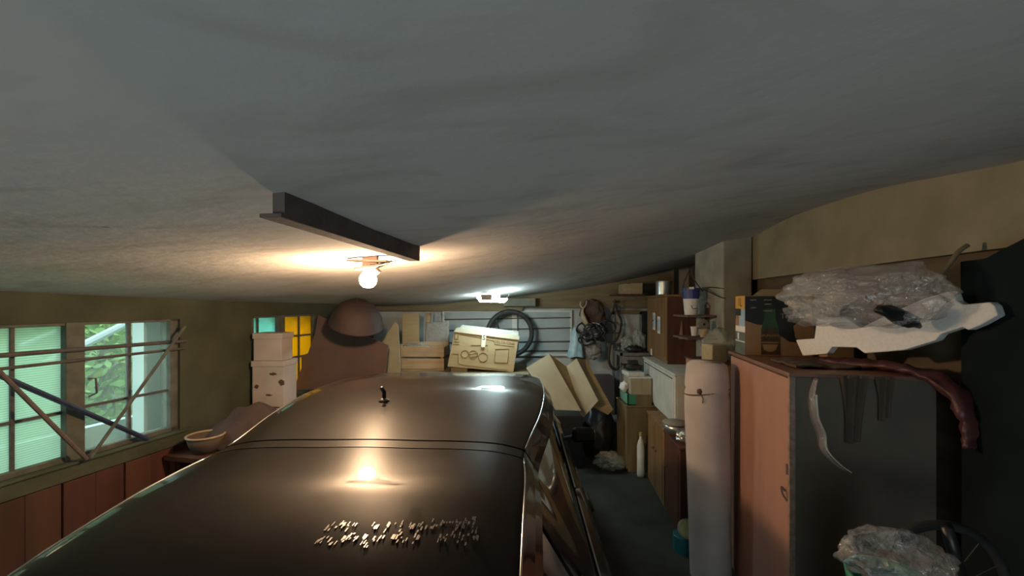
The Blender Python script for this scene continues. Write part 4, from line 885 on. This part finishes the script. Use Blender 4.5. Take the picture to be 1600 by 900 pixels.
# ------------------------------------------------------------------ far right: tarp, rope, bin, wheel
c0 = Vector((1.98,1.62,0))
def tarp(u, v):
    y = -1.9+2.15*u; zt = .19+.26*min(1,max(0,(1.75-1.62-y)/.45)); z = zt-(zt+H-.02)*v; x = wx(y+1.62)-1.98-.045+.015*math.sin(u*38+v*2)+.01*math.sin(u*17)-.01*v
    return Vector((x, y, z-.12*(1-u)*0))
tag(obj('dark_tarp', MB().grid(tarp, 120, 20), M_darktarp, loc=c0, smooth=True, solid=.006), 'dark green tarp hanging down the right wall in front of the salmon cabinet', 'tarp')
qa, qb = Vector((2.0,1.87,.20)), Vector((1.93,1.97,.09))
rp_ = [P(1512,383,1.83), P(1497,394,1.84), P(1482,415,1.87), P(1466,432,1.9)]
tag(obj('rope', MB().tube([p-rp_[0] for p in rp_], .010, n=8, smooth=16), M_timber, loc=rp_[0], smooth=True), 'short olive rope slanting at the edge of the dark tarp', 'rope')
br = thing('green_barrel', 'green plastic barrel at the bottom right of the photo', 'barrel', loc=(1.32,1.44,-H))
obj('shell', MB().lathe([(.11,0),(.12,.02),(.13,.5),(.125,.94),(.13,.97),(.135,1.00),(.12,1.00),(.11,.95),(0,.94)], n=36), M_green, br, smooth=True)
for z_ in (.35,.7): obj('hoop', MB().tube([(.128*math.cos(2*PI*i/36),.128*math.sin(2*PI*i/36),z_) for i in range(36)], .008, n=6, closed=True), M_green, br)
mb = MB(); mb.blob((0,0,.03), (.17,.11,.085), amp=.2, freq=2.0, sub=5, seed=31, crease=.2)
tag(obj('plastic_bag', mb, M_film, loc=(1.31,1.43,-.90), smooth=True), 'crumpled clear plastic bag lying on the green barrel', 'bag')
wh = thing('bicycle_wheel', 'black bicycle wheel leaning behind the green barrel', 'wheel', loc=(1.66,1.62,-1.13))
obj('tyre', MB().tube([(.27*math.cos(2*PI*i/48),0,.27*math.sin(2*PI*i/48)) for i in range(48)], .018, n=10, closed=True), M_rubber, wh, smooth=True)
obj('fork', MB().tube([(.0,-.03,.28),(.03,-.03,.18),(.08,-.03,.0)], [.02,.02,.016], n=8), M_black, wh, smooth=True)
obj('hub', MB().tube([(0,-.04,0),(0,.04,0)], .02, n=10), M_tin, wh)
for k in range(14):
    a = 2*PI*k/14; obj('spoke', MB().tube([(0,0,0),(.26*math.cos(a),0,.26*math.sin(a))], .0015, n=4), M_bar, wh)
tag(obj('black_crate', MB().box(-.16,.16,-.15,.14,0,.53), M_black, loc=(1.66,1.62,-H), bevel=.01), 'black crate on the floor under the bicycle wheel', 'crate')

# repeats belong together
GROUPS = {'iron_bar': 'iron bars across the casement window', 'iron_rod': 'iron rods braced across the casement window', 'tree': 'trees outside', 'bush': 'low bushes outside',
          'sideboard': 'low sideboard units along the aisle', 'hose': 'black hoses on the back wall', 'cup': 'cups on the lower column shelf', 'small_shelf': 'small shelves by the column',
          'white_carton': 'off-white cartons by the small window', 'cable': 'cables at the pale column', 'rag': 'dark rags hanging on the cabinet side', 'white_plastic': 'crumpled plastic on the rack shelf'}
for o in bpy.data.objects:
    k = o.name.split('.')[0]
    if o.parent is None and k in GROUPS and 'category' in o: o['group'] = GROUPS[k]
